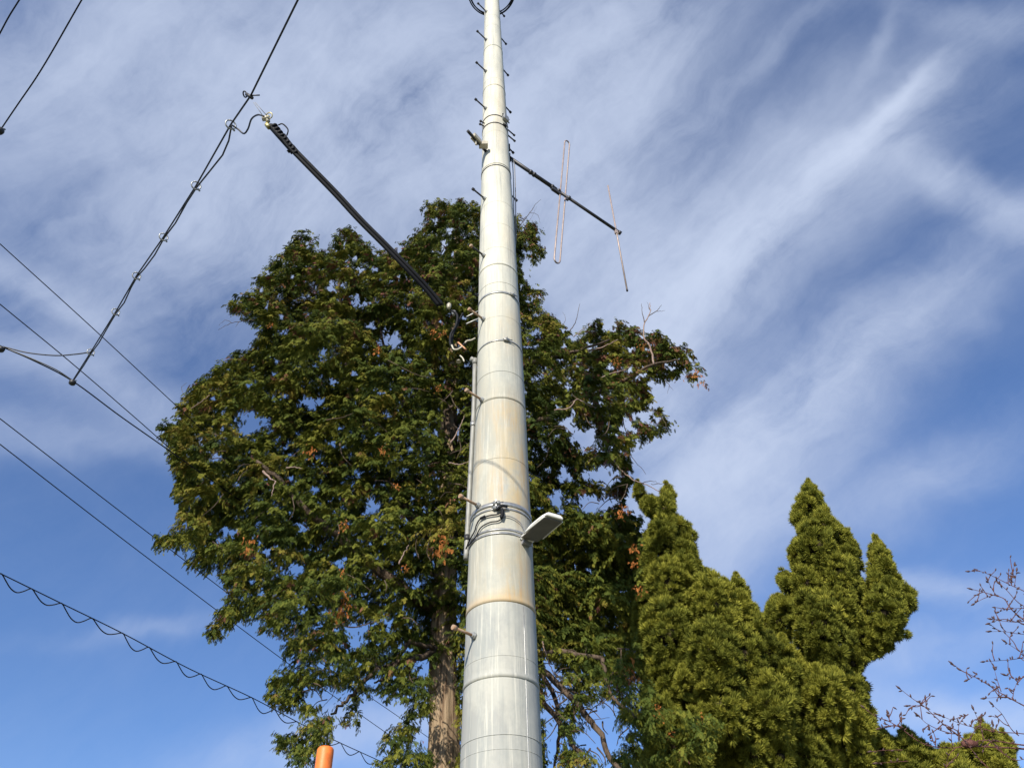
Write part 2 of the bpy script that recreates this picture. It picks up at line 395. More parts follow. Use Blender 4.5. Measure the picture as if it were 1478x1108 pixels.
def strap(h, w, th, tilt=0.0, n=56):         # flat band clasped round the pole
    q = MB(); b0 = 0
    for k in range(n):
        an = 2*math.pi*k/n; dz = tilt*math.sin(an)
        for (e, z_) in ((0.0, -w/2), (th, -w/2), (th, w/2), (0.0, w/2)):
            q.v.append(onpole(h+dz+z_, an, e+.001))
    for k in range(n):
        k2 = (k+1) % n
        for j in range(4):
            j2 = (j+1) % 4; q.f.append((k*4+j, k2*4+j, k2*4+j2, k*4+j2))
    return q
# weld beads
for y, e in ((456, .002), (322, .002), (188, .002), (21, .002), (945, .002), (1059, .003), (1080, .002), (660, .0025), (535, .003), (407, .003), (35, .002), (112, .002), (290, .002), (356, .002)):
    q = MB(); q.tube(ringpts(hpole(y), e-.0025, tilt=.004), .0022, 5); q.build('weld_bead', M_pole, pole)
q = MB(); q.tube([onpole(h_, R_(41), -.0004) for h_ in np.linspace(.05, hpole(868)-.01, 24)], .0022, 5); q.build('seam_weld', M_band, pole)
# step bolts
leftY = [13.8, 53.8, 98.9, 152, 211, 281, 362.5, 453.8, 570, 721.9, 909.7]
hb = [hpole(y) for y in leftY]
k = np.arange(len(hb)); cf = np.polyfit(k, hb, 1)
def bolt(h, ang, Lb, matb, mathead):
    b = pax(h); d = np.array([math.sin(ang), -math.cos(ang), 0]); p0 = b+d*(prad(h)-.02)
    q = MB(); q.tube([p0, p0+d*(Lb+.02)], .0085, 10)
    ob = q.build('step_bolt', matb, pole)
    q = MB(); q.tube([p0+d*(Lb+.005), p0+d*(Lb+.028)], .015, 8); q.build('bolt_head', mathead, ob)
    q = MB(); q.tube([p0+d*.016, p0+d*.034], .021, 6); q.tube([p0+d*.02, p0+d*.045], .015, 6); q.build('nut', M_galv, ob)
    return ob
for i, h in enumerate(hb):
    # choose the angle so the root shows where it does in the photo
    bolt(h, -R_(44), .155, M_rust if i > 6 else M_dark, M_rust if i > 5 else M_dark)
rightY = [13.8-18, 33, 75, 125, 180, 245]
for y in rightY:
    bolt(hpole(y-5)-.0, R_(142), .17, M_dark, M_dark)
    
# steel bands with buckles
def buckle(h, ang, parent, m_=None, s=1.0):
    c = onpole(h, ang, .012); t = np.array([math.cos(ang), math.sin(ang), 0]); n = np.array([math.sin(ang), -math.cos(ang), 0])
    q = MB(); q.box(c, t*.022*s, Z*.011*s, n*.008); q.tube([c-t*.03*s+n*.006, c+t*.045*s+n*.006], .004, 6)
    q.tube([c+Z*.006*s-n*.01, c+Z*.006*s+n*.022], .0045, 6); return q.build('buckle', m_ or M_galv, parent)
for (y, w, til, ang, mm) in ((166, .014, -.01, .75, M_dark), (177, .016, -.01, .8, M_dark), (421.5, .022, .0, .7, M_galv), (491, .012, .008, .3, M_band), (727, .03, 0, -.1, M_band), (734, .012, 0, -.1, M_band), (763.5, .014, 0, -3, M_band), (769, .014, 0, -3, M_band)):
    h = hpole(y); ob = strap(h, w, .0035, til).build('steel_band', mm, pole); buckle(h, ang, ob, mm)
# clamp bolts at the upper band
h = hpole(172)
for (an, dz) in ((-.95, .02), (-1.0, -.03)):
    p = onpole(h+dz, an, 0); d = unit([math.sin(an), -math.cos(an), 0]); q = MB(); q.tube([p, p+d*.06], .008, 8); q.tube([p+d*.04, p+d*.055], .015, 6); q.build('clamp_bolt', M_dark, pole)
for (y, an) in ((163, 2.35), (171, 2.35)):
    p = onpole(hpole(y)+.13, an, 0); d = unit([math.sin(an), -math.cos(an), 0]); q = MB(); q.tube([p, p+d*.17], .0085, 8); q.tube([p+d*.15, p+d*.17], .013, 6); q.build('clamp_bolt', M_dark, pole)
q = MB(); hh = hpole(167); c = onpole(hh, .85, .02); tt = np.array([math.cos(.85), math.sin(.85), 0]); nn = np.array([math.sin(.85), -math.cos(.85), 0])
q.box(c, tt*.035, Z*.045, nn*.018); q.tube([c-tt*.05+Z*.04, c+tt*.06+Z*.04], .008, 8); q.tube([c-tt*.05-Z*.03, c+tt*.06-Z*.03], .008, 8)
q.build('band_clamp', M_galv, pole, smooth=False, bevel=.004)
# left stub arm with clamp block near y=190
a = onpole(hpole(211), -R_(44)); 
tip = at(675, 189, PY-.36)
root = onpole(hpole(213), -R_(44), -.02)
q = MB(); q.tube([root, tip], .016, 10); st_ob = q.build('stub_arm', M_dark, pole)
mid = root*.42+tip*.58; dr = unit(tip-root)
q = MB(); q.box(mid+Z*.02, dr*.055, np.cross(dr, Z)*.03, Z*.03); q.box(mid+Z*.02-dr*.02+X*.06+Y_*.05, X*.045, Y_*.03, Z*.028)
q.tube([mid+Z*.05, mid-Z*.09], .009, 8); q.build('clamp_block', M_porc, pole, smooth=False, bevel=.006)
# conduit down the left flank
cpt = []
for y, ex in ((489, .022), (560, .02), (650, .02), (720, .02), (765, .02)):
    hh = hpole(y)-.06; cpt.append(onpole(hh, -R_(96), ex))
q = MB(); q.tube(spline(cpt, 5), .0165, 12); cond = q.build('conduit_pipe', M_conduit, pole)
q = MB(); q.tube([cpt[0]-Z*.01, cpt[0]+Z*.045], .021, 12); q.tube([cpt[0]+Z*.03, cpt[0]+Z*.05-X*.03], [.018, .022], 10); q.build('weather_cap', M_conduit, cond)
for y in (735, 575):
    hh = hpole(y)-.06; c = onpole(hh, -R_(96), .02); q = MB(); q.tube([c-Z*.02, c+Z*.02], .0195, 12); q.build('pipe_clip', M_dark if y > 700 else M_band, cond)
# small wires wrapped between conduit and lamp
def pw(pts, r, name, mm, parent, ex=.012):     # wire lying on the pole, given by (angle, row)
    q = MB(); q.tube(spline([onpole(hpole(y), an, ex if len(t_) == 0 else t_[0]) for (an, y, *t_) in pts], 6), r, 8); return q.build(name, mm, parent)
pw([(-1.45, 768, .02), (-1.1, 763), (-.85, 757), (-.78, 750), (-.62, 744), (-.3, 743.5), (-.05, 743), (.1, 738)], .0045, 'lead_wire', M_black, pole)
pw([(-1.4, 766, .015), (-1.1, 770), (-.8, 767), (-.6, 757), (-.3, 753.5), (-.05, 753), (.08, 748), (.05, 741)], .004, 'lead_wire', M_black, pole)
pw([(.1, 745), (.35, 746), (.65, 751), (.85, 762), (1.0, 772, .03)], .003, 'lead_wire', M_greyc, pole)
pw([(-.1, 738, .02), (.05, 734, .03), (.22, 733, .02)], .009, 'tape_splice', M_black, pole, .02)
pw([(.05, 750, .02), (.08, 742, .026), (.06, 737, .02)], .011, 'tape_splice', M_black, pole, .02)
pw([(-.62, 744), (-.45, 743)], .008, 'tape_splice', M_black, pole, .014)

# ---------------------------------------------------------------- street lamp on the pole
hl = hpole(777)
rt = onpole(hl+.01, R_(72), .02)
lamp = thing('street_lamp', 'flat white street light strapped to the pole flank, its grey lens facing down', 'street light', rt)
e1 = at(760, 778, 4.16); e2 = at(801, 744, 3.86)
dl = unit(e2-e1); sd = unit(np.cross(dl, Z)); upv = unit(np.cross(sd, dl)); 
Lh = np.linalg.norm(e2-e1)/2; cc = (e1+e2)/2
# housing: tapered wedge, rounded toward the far end
q = MB(); n = 9; ring = []
for i in range(n):
    t = i/(n-1); hw = (.040+.028*min(1, t*2.2))*(1-.18*max(0, t-.85)/.15); th = .034-.014*t
    c = cc+dl*(-Lh+2*Lh*t)
    prof_ = [(-hw, -th*.5), (hw, -th*.5), (hw*.98, th*.2), (hw*.7, th*.75), (-hw*.7, th*.75), (-hw*.98, th*.2)]
    for (a_, b_) in prof_: q.v.append(c+sd*a_+upv*b_)
for i in range(n-1):
    for j in range(6): q.f.append((i*6+j, i*6+(j+1) % 6, (i+1)*6+(j+1) % 6, (i+1)*6+j))
q.f.append(tuple(range(5, -1, -1))); q.f.append(tuple((n-1)*6+j for j in range(6)))
q.build('housing', M_white, lamp, smooth=False, bevel=.006)
q = MB(); q.box(cc+dl*.01-upv*.0175, dl*(Lh*.86), sd*.056, upv*.003); q.build('diffuser', M_lens, lamp, smooth=False, bevel=.002)
q = MB(); q.tube([cc+dl*(Lh*.9)+sd*.06-upv*.015, cc+dl*(-Lh*.5)+sd*.066-upv*.017], .004, 6); q.tube([cc+dl*(Lh*.9)-sd*.06-upv*.015, cc+dl*(-Lh*.5)-sd*.066-upv*.017], .004, 6); q.build('lens_rim', M_white, lamp)
q = MB(); q.box(e1-dl*.02-Z*.012, dl*.03, sd*.03, Z*.028); q.box(e1-dl*.045-X*.0, X*.012, Y_*.035, Z*.045); q.tube([e1-sd*.045-Z*.005, e1+sd*.045-Z*.005], .008, 8)
q.build('bracket', M_galv, lamp, smooth=False, bevel=.004)
q = MB(); q.box(e1+dl*.01-upv*.03+sd*.02, dl*.02, sd*.014, upv*.012); q.build('light_sensor', M_greyc, lamp, smooth=False, bevel=.003)

# ---------------------------------------------------------------- antenna
a0 = at(737, 229, 4.42); a1 = at(893, 335, 5.0)
ant = thing('antenna', 'dark boom antenna with folded loop dipole and single rod on the upper pole', 'antenna', a0)
d = unit(a1-a0)
q = MB(); q.tube([a0-d*.03, a0+d*(np.linalg.norm(a1-a0)*.42)], .021, 12); q.tube([a0+d*(np.linalg.norm(a1-a0)*.35), a1], .0165, 12); boom = q.build('boom', M_dark, ant)
q = MB(); q.tube([a1-d*.004, a1+d*.03], .022, 12); q.build('end_cap', M_dark, boom)
def onb(px):   # point on boom with that image column
    lo, hi = 0., 1.
    for _ in range(30):
        mdd = (lo+hi)/2; x_ = proj(a0+(a1-a0)*mdd)[0][0]
        if x_ < px: lo = mdd
        else: hi = mdd
    return a0+(a1-a0)*lo
for px in (766, 797, 806, 821, 771):
    c = onb(px); q = MB(); q.tube([c-d*.012, c+d*.012], .027, 10); q.build('boom_clamp', M_dark, ant)
# folded dipole: two rods joined by small bends
cd = onb(808); zc = cd[1]
T1, T2, B1, B2 = at(815, 207, zc), at(822, 209, zc+.08), at(800, 373, zc), at(808.5, 374, zc+.08)
pts = [T1*.5+B1*.5, T1-Z*.02, T1+Z*.0]+[T1*.75+T2*.25+Z*.035, T1*.25+T2*.75+Z*.035, T2, T2-Z*.02, B2+Z*.02, B2, B2*.75+B1*.25-Z*.035, B1*.75+B2*.25-Z*.035, B1, B1+Z*.02, B1*.5+T1*.5]
def ubend(A, B, sgn):
    m0 = (A+B)/2; h_ = (B-A)/2; return [m0-h_*math.cos(t)+Z*sgn*np.linalg.norm(h_)*math.sin(t) for t in np.linspace(0, math.pi, 9)]
loop = ubend(T1, T2, 1)+ubend(B2, B1, -1)+[T1]
q = MB(); q.tube(loop, .0085, 8); q.build('folded_dipole', M_pinkrod, ant)
c1 = onb(805); q = MB(); q.box(c1-Z*.03-d*.02, d*.06, np.cross(d, Z)*.018, Z*.025); q.box(onb(818)-Z*.03, d*.012, np.cross(d, Z)*.012, Z*.035); q.build('dipole_mount', M_dark, ant, smooth=False, bevel=.004)
zc = onb(889)[1]
r1, r2 = at(877.5, 268, zc), at(905, 418, zc)
q = MB(); q.tube([r1, r2], .0085, 8); rod = q.build('rod_element', M_pinkrod, ant)
q = MB(); q.tube([r2, r2+unit(r2-r1)*.02], .0105, 8); q.build('rod_tip', M_dark, rod)
c = onb(889); q = MB(); q.box(c-Z*.035, d*.018, np.cross(d, Z)*.016, Z*.035); q.build('rod_mount', M_pinkrod, ant, smooth=False, bevel=.004)
hm = a0[2]; c = onpole(hm+.1, R_(135), .03)
q = MB(); q.tube([c-Z*.22, c+Z*.24], .022, 12); q.box(c+Z*.12, X*.035, Y_*.03, Z*.03); q.box(c-Z*.08, X*.035, Y_*.035, Z*.035); q.build('mounting_clamp', M_black, ant)
for dx in (0, .018):
    q = MB(); q.tube(spline([a0+X*(.005+dx), a0+X*(.02+dx)-Z*.25, onpole(hpole(300), R_(112), .012+dx), onpole(hpole(340), R_(118), .01)], 6), .005, 8); q.build('feed_cable', M_greyc, ant)
# antenna bands
ob = strap(hpole(238), .012, .003).build('mounting_band', M_dark, ant)

# ---------------------------------------------------------------- cable loop near the top
hc = hpole(-22)
coil = thing('cable_loop', 'dark looped cable ring hung around the top of the pole', 'cable loop', pax(hc))
for (R, dz, tl) in ((.33, 0, .02), (.30, -.05, -.02), (.31, .03, .035)):
    q = MB(); q.tube([pax(hc)+np.array([R*math.cos(t), R*math.sin(t), dz+tl*math.cos(t)]) for t in np.linspace(0, 2*math.pi, 61)], .009, 8); q.build('cable_turn', M_black, coil)
for an in (.2, 1.9, 3.3, 4.6):
    dvec = np.array([math.cos(an), math.sin(an), 0]); q = MB(); q.tube([pax(hc)+dvec*(prad(hc)-.01), pax(hc)+dvec*.34], .007, 6); q.tube([pax(hc)+dvec*.31-Z*.06, pax(hc)+dvec*.31+Z*.05], .012, 6); q.build('hook', M_dark, coil)

# ---------------------------------------------------------------- drop cable from pole to messenger
ends = []
seg = [(392, 178, 3.42), (407, 195, 3.47), (420, 212, 3.52), (450, 243, 3.62), (485, 279, 3.75), (520, 317, 3.88), (555, 352, 4.0), (590, 388, 4.13), (617, 417, 4.25), (636, 440, 4.34)]
P = [at(*s) for s in seg]
drop = thing('service_cable', 'thick twin black service cable slanting from the wire clamp down to the pole', 'cable', P[-1])
sp = spline(P, 8)
q = MB(); q.tube([p+X*.014 for p in sp[8:]], .0165, 10); q.build('cable_strand', M_black, drop)
q = MB(); q.tube([p-X*.014-Z*.012 for p in sp[8:]], .0165, 10); q.build('cable_strand', M_black, drop)
dd = unit(P[2]-P[0]); sdv = unit(np.cross(dd, Fv))
c = (P[0]+P[2])/2; hl_ = np.linalg.norm(P[2]-P[0])/2
q = MB(); q.tube([P[0]-sdv*.02, P[0]+dd*.02-sdv*.02, P[2]-sdv*.012, P[2]+dd*.01-sdv*.012], [.014, .028, .026, .016], 10); q.build('dead_end_sleeve', M_black, drop)
q = MB()
for tt_ in np.linspace(.15, 1.25, 9):
    c_ = P[0]+dd*(2*hl_*tt_); q.tube([c_-dd*.009, c_+dd*.009], .033-.007*tt_, 10)
q.build('cable_ribs', M_black, drop)
q = MB(); q.tube([P[2]+dd*.02+sdv*.03, P[2]+dd*.02-sdv*.05], .016, 8); q.tube([P[2]+dd*.05+sdv*.03, P[2]+dd*.05-sdv*.04], .012, 8); q.build('clamp_bolt', M_black, drop)
q = MB(); ha = P[0]+dd*.06+sdv*.035
q.tube(spline([ha, ha+sdv*.035+dd*.02, ha+sdv*.04+dd*.1, ha+dd*.14], 4), .006, 6); q.build('bail_loop', M_black, drop)
# pale insulator group at the clamp
i0 = at(384, 171, 3.39)
q = MB(); q.tube([i0-X*.03, i0+X*.03], [.026, .022], 10); q.tube([i0+dd*.01, i0+dd*.05], [.018, .012], 8); q.build('insulator', M_porc, drop)
q = MB(); q.tube([i0-dd*.005+sdv*.03, i0+dd*.06-sdv*.035], .013, 8); q.torus(i0+sdv*.035+dd*.0, dd, sdv, .03, .005, 16); q.tube([i0+dd*.05-sdv*.03, i0+dd*.1-sdv*.03], .02, 8); q.build('brass_clamp', M_brass, drop)
tw = at(366, 148, 3.30)
q = MB(); q.tube([i0-sdv*.01, tw], .003, 6); q.tube([i0+sdv*.02, tw+X*.015], .003, 6); q.build('tie_wire', M_greyc, drop)
# pole side: porcelain knob, stand-off rods, cable tails
kb = at(648, 443, 4.40)
q = MB(); q.tube([kb-Z*.02, kb, kb+Z*.03, kb+Z*.045], [.012, .019, .019, .010], 12); q.build('insulator', M_porc, drop)
q = MB(); kb2 = at(655, 450, 4.42); q.tube([kb2, kb2-Z*.04], [.02, .012], 10); q.build('insulator', M_galv, drop)
pa = onpole(hpole(450), -R_(95), 0)
for (p_, y_) in ((at(673, 457.5, 4.35), 449), (at(673, 467.5, 4.35), 460)):
    pe = at(690, y_, 4.40); q = MB(); q.tube([p_, pe, pe+X*.06], .006, 8); q.build('standoff_rod', M_galv, drop)
def thr(pts, Y): return spline([at(x_, y_, Y) for (x_, y_) in pts], 6)
q = MB(); q.tube(thr([(652, 448), (660, 455), (658, 470), (651, 482), (650, 495), (655, 503), (666, 500), (674, 492)], 4.36), .010, 8); q.build('cable_tail', M_black, drop)
q = MB(); q.tube(thr([(668, 452), (662, 464), (655, 478), (652, 492), (655, 502)], 4.40), .009, 8); q.build('cable_tail', M_black, drop)
q = MB(); q.tube(thr([(652, 498), (655, 504), (661, 504), (667, 500)], 4.33), .007, 8); q.build('white_lead', M_porc, drop)
q = MB(); q.tube(thr([(671, 495), (674, 492), (680, 491), (686, 488)], 4.33), .007, 8); q.build('white_lead', M_porc, drop)
q = MB(); q.tube(thr([(661, 494), (673, 505)], 4.35), [.009]*7+[.005]*2, 8); q.build('copper_sleeve', M_copper, drop)
q = MB(); q.tube(thr([(664, 513), (668, 517), (670, 522)], 4.37), .006, 8); q.tube([at(662, 522, 4.36), at(662, 519, 4.36)], [.022, .006], 8); q.build('white_lead', M_porc, drop)

# ---------------------------------------------------------------- overhead wires
GRP = 'overhead wires crossing the sky'
def ext(P0, P1, s): return P0+(P0-P1)*s
def wire(name, label, pts, r, extend=(4, 4), mm=None, cat='wire', group=GRP, n=8):
    P = [np.asarray(p) for p in pts]
    P = [ext(P[0], P[1], extend[0])]*(extend[0] > 0)+P+[ext(P[-1], P[-2], extend[1])]*(extend[1] > 0)
    t = thing(name, label, cat, P[len(P)//2], group)
    q = MB(); q.tube(spline(P, n), r, 8); q.build('strand', mm or M_black, t); return t
wire('overhead_wire', 'thin dark wire cutting the upper left corner of the sky, second from the corner', [ath(118, 0, 8.5), ath(60, 100, 8.5), ath(14, 168, 8.5)], .0062, (1, 3))
wire('overhead_wire', 'short stretch of thin dark wire nearest the upper left corner', [ath(28, 0, 8.5), ath(13, 24, 8.5), ath(0, 48, 8.5)], .0062, (2, 2))
wire('overhead_wire', 'uppermost thin slanting wire running from the left edge into the cypress crown', [ath(0, 352, 8.6), ath(130, 470, 8.6), ath(254, 585, 8.6), ath(350, 674, 8.6)], .0052, (2, 4))
wire('overhead_wire', 'thin wire entering under the uppermost slanting one and meeting the cypress beside the joint wire', [ath(0, 439, 8.6), ath(100, 521, 8.6), ath(192, 600, 8.6), ath(260, 660, 8.6)], .0058, (2, 4))
wire('overhead_wire', 'straight thin wire passing behind the lowest left boughs, upper of the parallel pair', [ath(0, 604, 8.8), ath(225, 777, 8.8), ath(455, 950, 8.8), ath(580, 1037, 8.8)], .0068, (1, 1))
wire('overhead_wire', 'straight thin wire passing behind the lowest left boughs, lower of the parallel pair', [ath(0, 641, 8.4), ath(200, 795, 8.4), ath(420, 960, 8.4), ath(559, 1058, 8.4)], .0068, (1, 1))
wj = wire('joint_wire', 'doubled wire running from the left edge through the round junction bead to the cypress', [ath(0, 499, 8.0), ath(50, 521, 8.0), ath(105, 550, 8.0), ath(173, 600, 8.0), ath(240, 647, 8.0)], .0075, (2, 3))
q = MB(); q.tube(spline([ath(0, 499, 8.02), ath(40, 515, 7.97), ath(80, 533, 7.97), ath(105, 549, 8.0)], 6), .007, 6); q.build('strand', M_greyc, wj)
# lashed messenger
h0, h1 = 8.0, 6.55
mp_ = [(105, 549), (131, 508), (167, 450), (197, 398), (236, 342), (283, 268), (333, 180), (362, 138), (430, 0)]
mh = [8.0, 7.86, 7.68, 7.5, 7.3, 7.1, 6.8, 6.65, 6.45]
MP = [ath(x_, y_, h_) for (x_, y_), h_ in zip(mp_, mh)]
ms = thing('messenger_wire', 'long wire hung with shiny loops, from the junction bead up past the service cable clamp', 'wire', MP[4], GRP)
q = MB(); q.tube(MP+[ext(MP[-1], MP[-2], 2.0)], .0062, 8); q.build('strand', M_dark, ms)
sl_ = [(105, 549), (120, 527), (131, 509), (142, 494), (151, 478), (158, 466), (167, 451), (178, 437), (188, 415), (197, 399), (207, 388), (222, 368), (236, 343), (252, 322), (268, 293), (283, 270), (296, 254), (312, 234), (320, 224), (329, 203), (333, 181)]
ya = [s[1] for s in sl_]
q = MB(); q.tube([ath(x_+1.2, y_, float(np.interp(-y_, [-549, -180], [8.0, 6.8]))-.02) for (x_, y_) in sl_], .0062, 8); q.build('lashed_cable', M_dark, ms)
q = MB(); q.tube(spline([ath(131, 508, 7.84), ath(110, 511, 7.85), ath(80, 513, 7.88), ath(40, 509, 7.95), ath(4, 500, 8.0)], 6), .007, 8); q.build('slack_cable', M_dark, ms)
q = MB(); q.tube(spline([ath(335, 181, 6.78), ath(344, 187, 6.75), ath(352, 193, 6.7), ath(358, 186, 6.66), ath(363, 172, 6.6), ath(372, 166, 6.55), ath(381, 168, 6.5)], 6), .006, 8); q.build('tail_wire', M_dark, ms)
for i in (1, 2, 3, 4, 5, 6, 7):
    c = MP[i]; tdir = unit(MP[min(i+1, 8)]-MP[i-1]); s2 = unit(np.cross(tdir, Fv)); u2 = unit(np.cross(tdir, s2))
    if i < 7:
        q = MB(); q.torus(c-Z*.0, s2, u2, .036, .006, 16, 6); q.tube([c-s2*.055+tdir*.01, c-s2*.03], .007, 6); q.build('hanger_loop', M_galv, ms)
    else:
        q = MB(); q.tube([c-s2*.02, c+s2*.035-tdir*.035], .012, 8); q.torus(c+s2*.045-tdir*.05, tdir, s2, .02, .005, 14); q.tube([c, c+X*.06], .005, 6); q.build('wire_clamp', M_dark, ms)
def bead(c, name, lab, cat):
    t = thing(name, lab, cat, c); q = MB()
    q.tube([c-Z*.045, c-Z*.03, c, c+Z*.02], [.014, .036, .04, .02], 12); q.build('cup', M_dark, t)
    q = MB(); q.torus(c+Z*.02, X, unit([0, .7, .7]), .034, .006, 18); q.build('ring', M_galv, t)
bead(ath(105, 551, 7.95), 'junction_bead', 'round shiny junction bead where the looped wire meets the doubled wire', 'wire joint')
bead(ath(2, 503, 7.98), 'junction_bead', 'shiny junction bead at the very edge of the sky where the doubled wire enters', 'wire joint')
bead(ath(0, 188, 8.45), 'junction_bead', 'small pale joint at the lower end of the corner wire', 'wire joint')
# wire with a spiral drop of cable under it
Hs = 6.6
P0, P1 = ath(-60, 797, Hs), ath(600, 1124, Hs)
L6 = [ath(0, 827, Hs), ath(90, 871, Hs), ath(178, 914, Hs), ath(272, 964, Hs), ath(365, 1007, Hs), ath(440, 1047, Hs), ath(490, 1071, Hs), ath(545, 1096, Hs)]
sw = thing('looped_wire', 'lowest wire on the left with a thin cable hanging from it in even scallops', 'wire', L6[2], GRP)
full = spline([ext(L6[0], L6[1], .6)]+L6+[ext(L6[-1], L6[-2], 2.5)], 6)
q = MB(); q.tube(full, .007, 8); q.build('strand', M_black, sw)
nodes = [-38, 3, 47, 90, 134, 178, 216, 255, 291, 328, 364, 397, 430, 462, 492, 520, 548, 575]
yn = [a for a in (float(np.interp(x_, [-60, 0, 90, 178, 272, 365, 440, 490, 545, 600], [797, 827, 871, 914, 964, 1007, 1047, 1071, 1096, 1124])) for x_ in nodes)]
ptl = []
for i in range(len(nodes)-1):
    xa, xb, y0, y1 = nodes[i], nodes[i+1], yn[i], yn[i+1]
    for t, sg in ((0, 0), (.12, 6), (.28, 13), (.48, 14.5), (.72, 8), (.9, 1.5)):
        s_ = (1-.35*max(0, i)/len(nodes))*(1+.16*math.sin(i*2.7))
        ptl.append(ath(xa+(xb-xa)*t, y0+(y1-y0)*t+sg*s_*1.05, Hs-.002))
q = MB(); q.tube(spline(ptl, 3), .0075, 6); q.build('hanging_cable', M_black, sw)

# ---------------------------------------------------------------- orange post
oc = at(470.5, 1078, 4.5); w_ = 24*depth(oc)/F_PX/2
post = thing('marker_post', 'bright orange round-topped post standing under the lowest bough', 'post', (oc[0], oc[1], 0))
q = MB(); hs = [0, oc[2]-.03, oc[2]-.012, oc[2]-.003, oc[2]]; rs = [w_, w_, w_*.97, w_*.85, w_*.6]
q.tube([np.array([oc[0], oc[1], h_]) for h_ in hs], rs, 28); q.build('sleeve', M_orange, post)
q = MB(); q.tube([np.array([oc[0], oc[1], z_]) for z_ in (0, .03, .06)], [w_+.06, w_+.055, w_+.01], 28); q.build('base_collar', M_dark, post)

# ---------------------------------------------------------------- foliage tools
def poly_in(P, x, y):
    P = np.asarray(P, float); r = np.zeros(len(x), bool); j = len(P)-1
    for i in range(len(P)):
        xi, yi = P[i]; xj, yj = P[j]
        c = ((yi > y) != (yj > y)) & (x < (xj-xi)*(y-yi)/((yj-yi)+1e-12)+xi); r ^= c; j = i
    return r
def poly_dist(P, x, y):
    P = np.asarray(P, float); d = np.full(len(x), 1e9); 
    for i in range(len(P)):
        a = P[i]; b = P[(i+1) % len(P)]; e = b-a; L2 = e@e+1e-9
        t = np.clip(((x-a[0])*e[0]+(y-a[1])*e[1])/L2, 0, 1)
        d = np.minimum(d, np.hypot(x-a[0]-t*e[0], y-a[1]-t*e[1]))
    return d
def basis(d, roll):                        # k x 3 directions -> k x 3 x 3 with columns (dir, side, normal)
    d = d/np.linalg.norm(d, axis=1, keepdims=True)
    up = np.tile([0, 0, 1.], (len(d), 1)); s = np.cross(up, d); l = np.linalg.norm(s, axis=1, keepdims=True)
    s = np.where(l > 1e-3, s/np.maximum(l, 1e-6), [[1., 0, 0]]); n = np.cross(d, s)
    c, q_ = np.cos(roll)[:, None], np.sin(roll)[:, None]
    s2 = s*c+n*q_; n2 = n*c-s*q_
    return np.stack([d, s2, n2], axis=2)
def scatter(temps, pos, B, sc, tint, tvar=None):
    Vs, Fs, Ts = [], [], []; off_ = 0
    which = rng.integers(0, len(temps), len(pos))
    for k, (tv, tf, tt) in enumerate(temps):
        m_ = which == k
        if not m_.any(): continue
        V = np.einsum('kij,nj->kni', B[m_]*sc[m_][:, None, None], tv)+pos[m_][:, None, :]
        n = len(tv); kk = V.shape[0]
        Fs.append((tf[None]+(np.arange(kk)*n)[:, None, None]).reshape(-1, 3)+off_); Vs.append(V.reshape(-1, 3)); off_ += kk*n
        Ts.append(np.clip(tint[m_][:, None]+tt[None, :], 0, 1).ravel())
    return np.concatenate(Vs), np.concatenate(Fs), np.concatenate(Ts)

def scatter_gn(name, temps, pos, B, sc, tint, mt, parent):
    # one object: a cloud of points, each of which carries one small spray of foliage
    k = len(pos); me = bpy.data.meshes.new(name); me.vertices.add(k); me.vertices.foreach_set('co', np.asarray(pos, np.float32).ravel())
    eul = np.stack([np.arctan2(B[:, 2, 1], B[:, 2, 2]), -np.arcsin(np.clip(B[:, 2, 0], -1, 1)), np.arctan2(B[:, 1, 0], B[:, 0, 0])], 1)
    for nm, ty, val, key in (('turn', 'FLOAT_VECTOR', eul, 'vector'), ('size', 'FLOAT', sc, 'value'), ('tone', 'FLOAT', tint, 'value')):
        a = me.attributes.new(nm, ty, 'POINT'); a.data.foreach_set(key, np.asarray(val, np.float32).ravel())
    a = me.attributes.new('kind_index', 'INT', 'POINT'); a.data.foreach_set('value', rng.integers(0, len(temps), k).astype(np.int32))
    o = link(name, me, mt, parent); o['kind'] = 'stuff'
    g_ = bpy.data.node_groups.new(name+'_sprays', 'GeometryNodeTree')
    g_.interface.new_socket('Geometry', in_out='INPUT', socket_type='NodeSocketGeometry'); g_.interface.new_socket('Geometry', in_out='OUTPUT', socket_type='NodeSocketGeometry')
    A = g_.nodes.new; K = g_.links.new
    gi = A('NodeGroupInput'); go = A('NodeGroupOutput'); ip = A('GeometryNodeInstanceOnPoints'); jn = A('GeometryNodeJoinGeometry')
    for tv, tf, tt in reversed(temps):
        tme = mesh_np(name+'_spray', tv, tf, attr=tt); tme.materials.append(mt); to = bpy.data.objects.new(name+'_spray', tme)
        oi = A('GeometryNodeObjectInfo'); oi.inputs['Object'].default_value = to
        g2 = A('GeometryNodeGeometryToInstance'); K(oi.outputs['Geometry'], g2.inputs[0]); K(g2.outputs[0], jn.inputs[0])
    K(gi.outputs[0], ip.inputs['Points']); K(jn.outputs[0], ip.inputs['Instance']); ip.inputs['Pick Instance'].default_value = True
    def na(nm, ty):
        q_ = A('GeometryNodeInputNamedAttribute'); q_.data_type = ty; q_.inputs['Name'].default_value = nm; return q_.outputs['Attribute']
    K(na('kind_index', 'INT'), ip.inputs['Instance Index']); er = A('FunctionNodeEulerToRotation'); K(na('turn', 'FLOAT_VECTOR'), er.inputs[0])
    K(er.outputs[0], ip.inputs['Rotation']); K(na('size', 'FLOAT'), ip.inputs['Scale']); K(ip.outputs[0], go.inputs[0])
    md = o.modifiers.new('sprays', 'NODES'); md.node_group = g_; return o

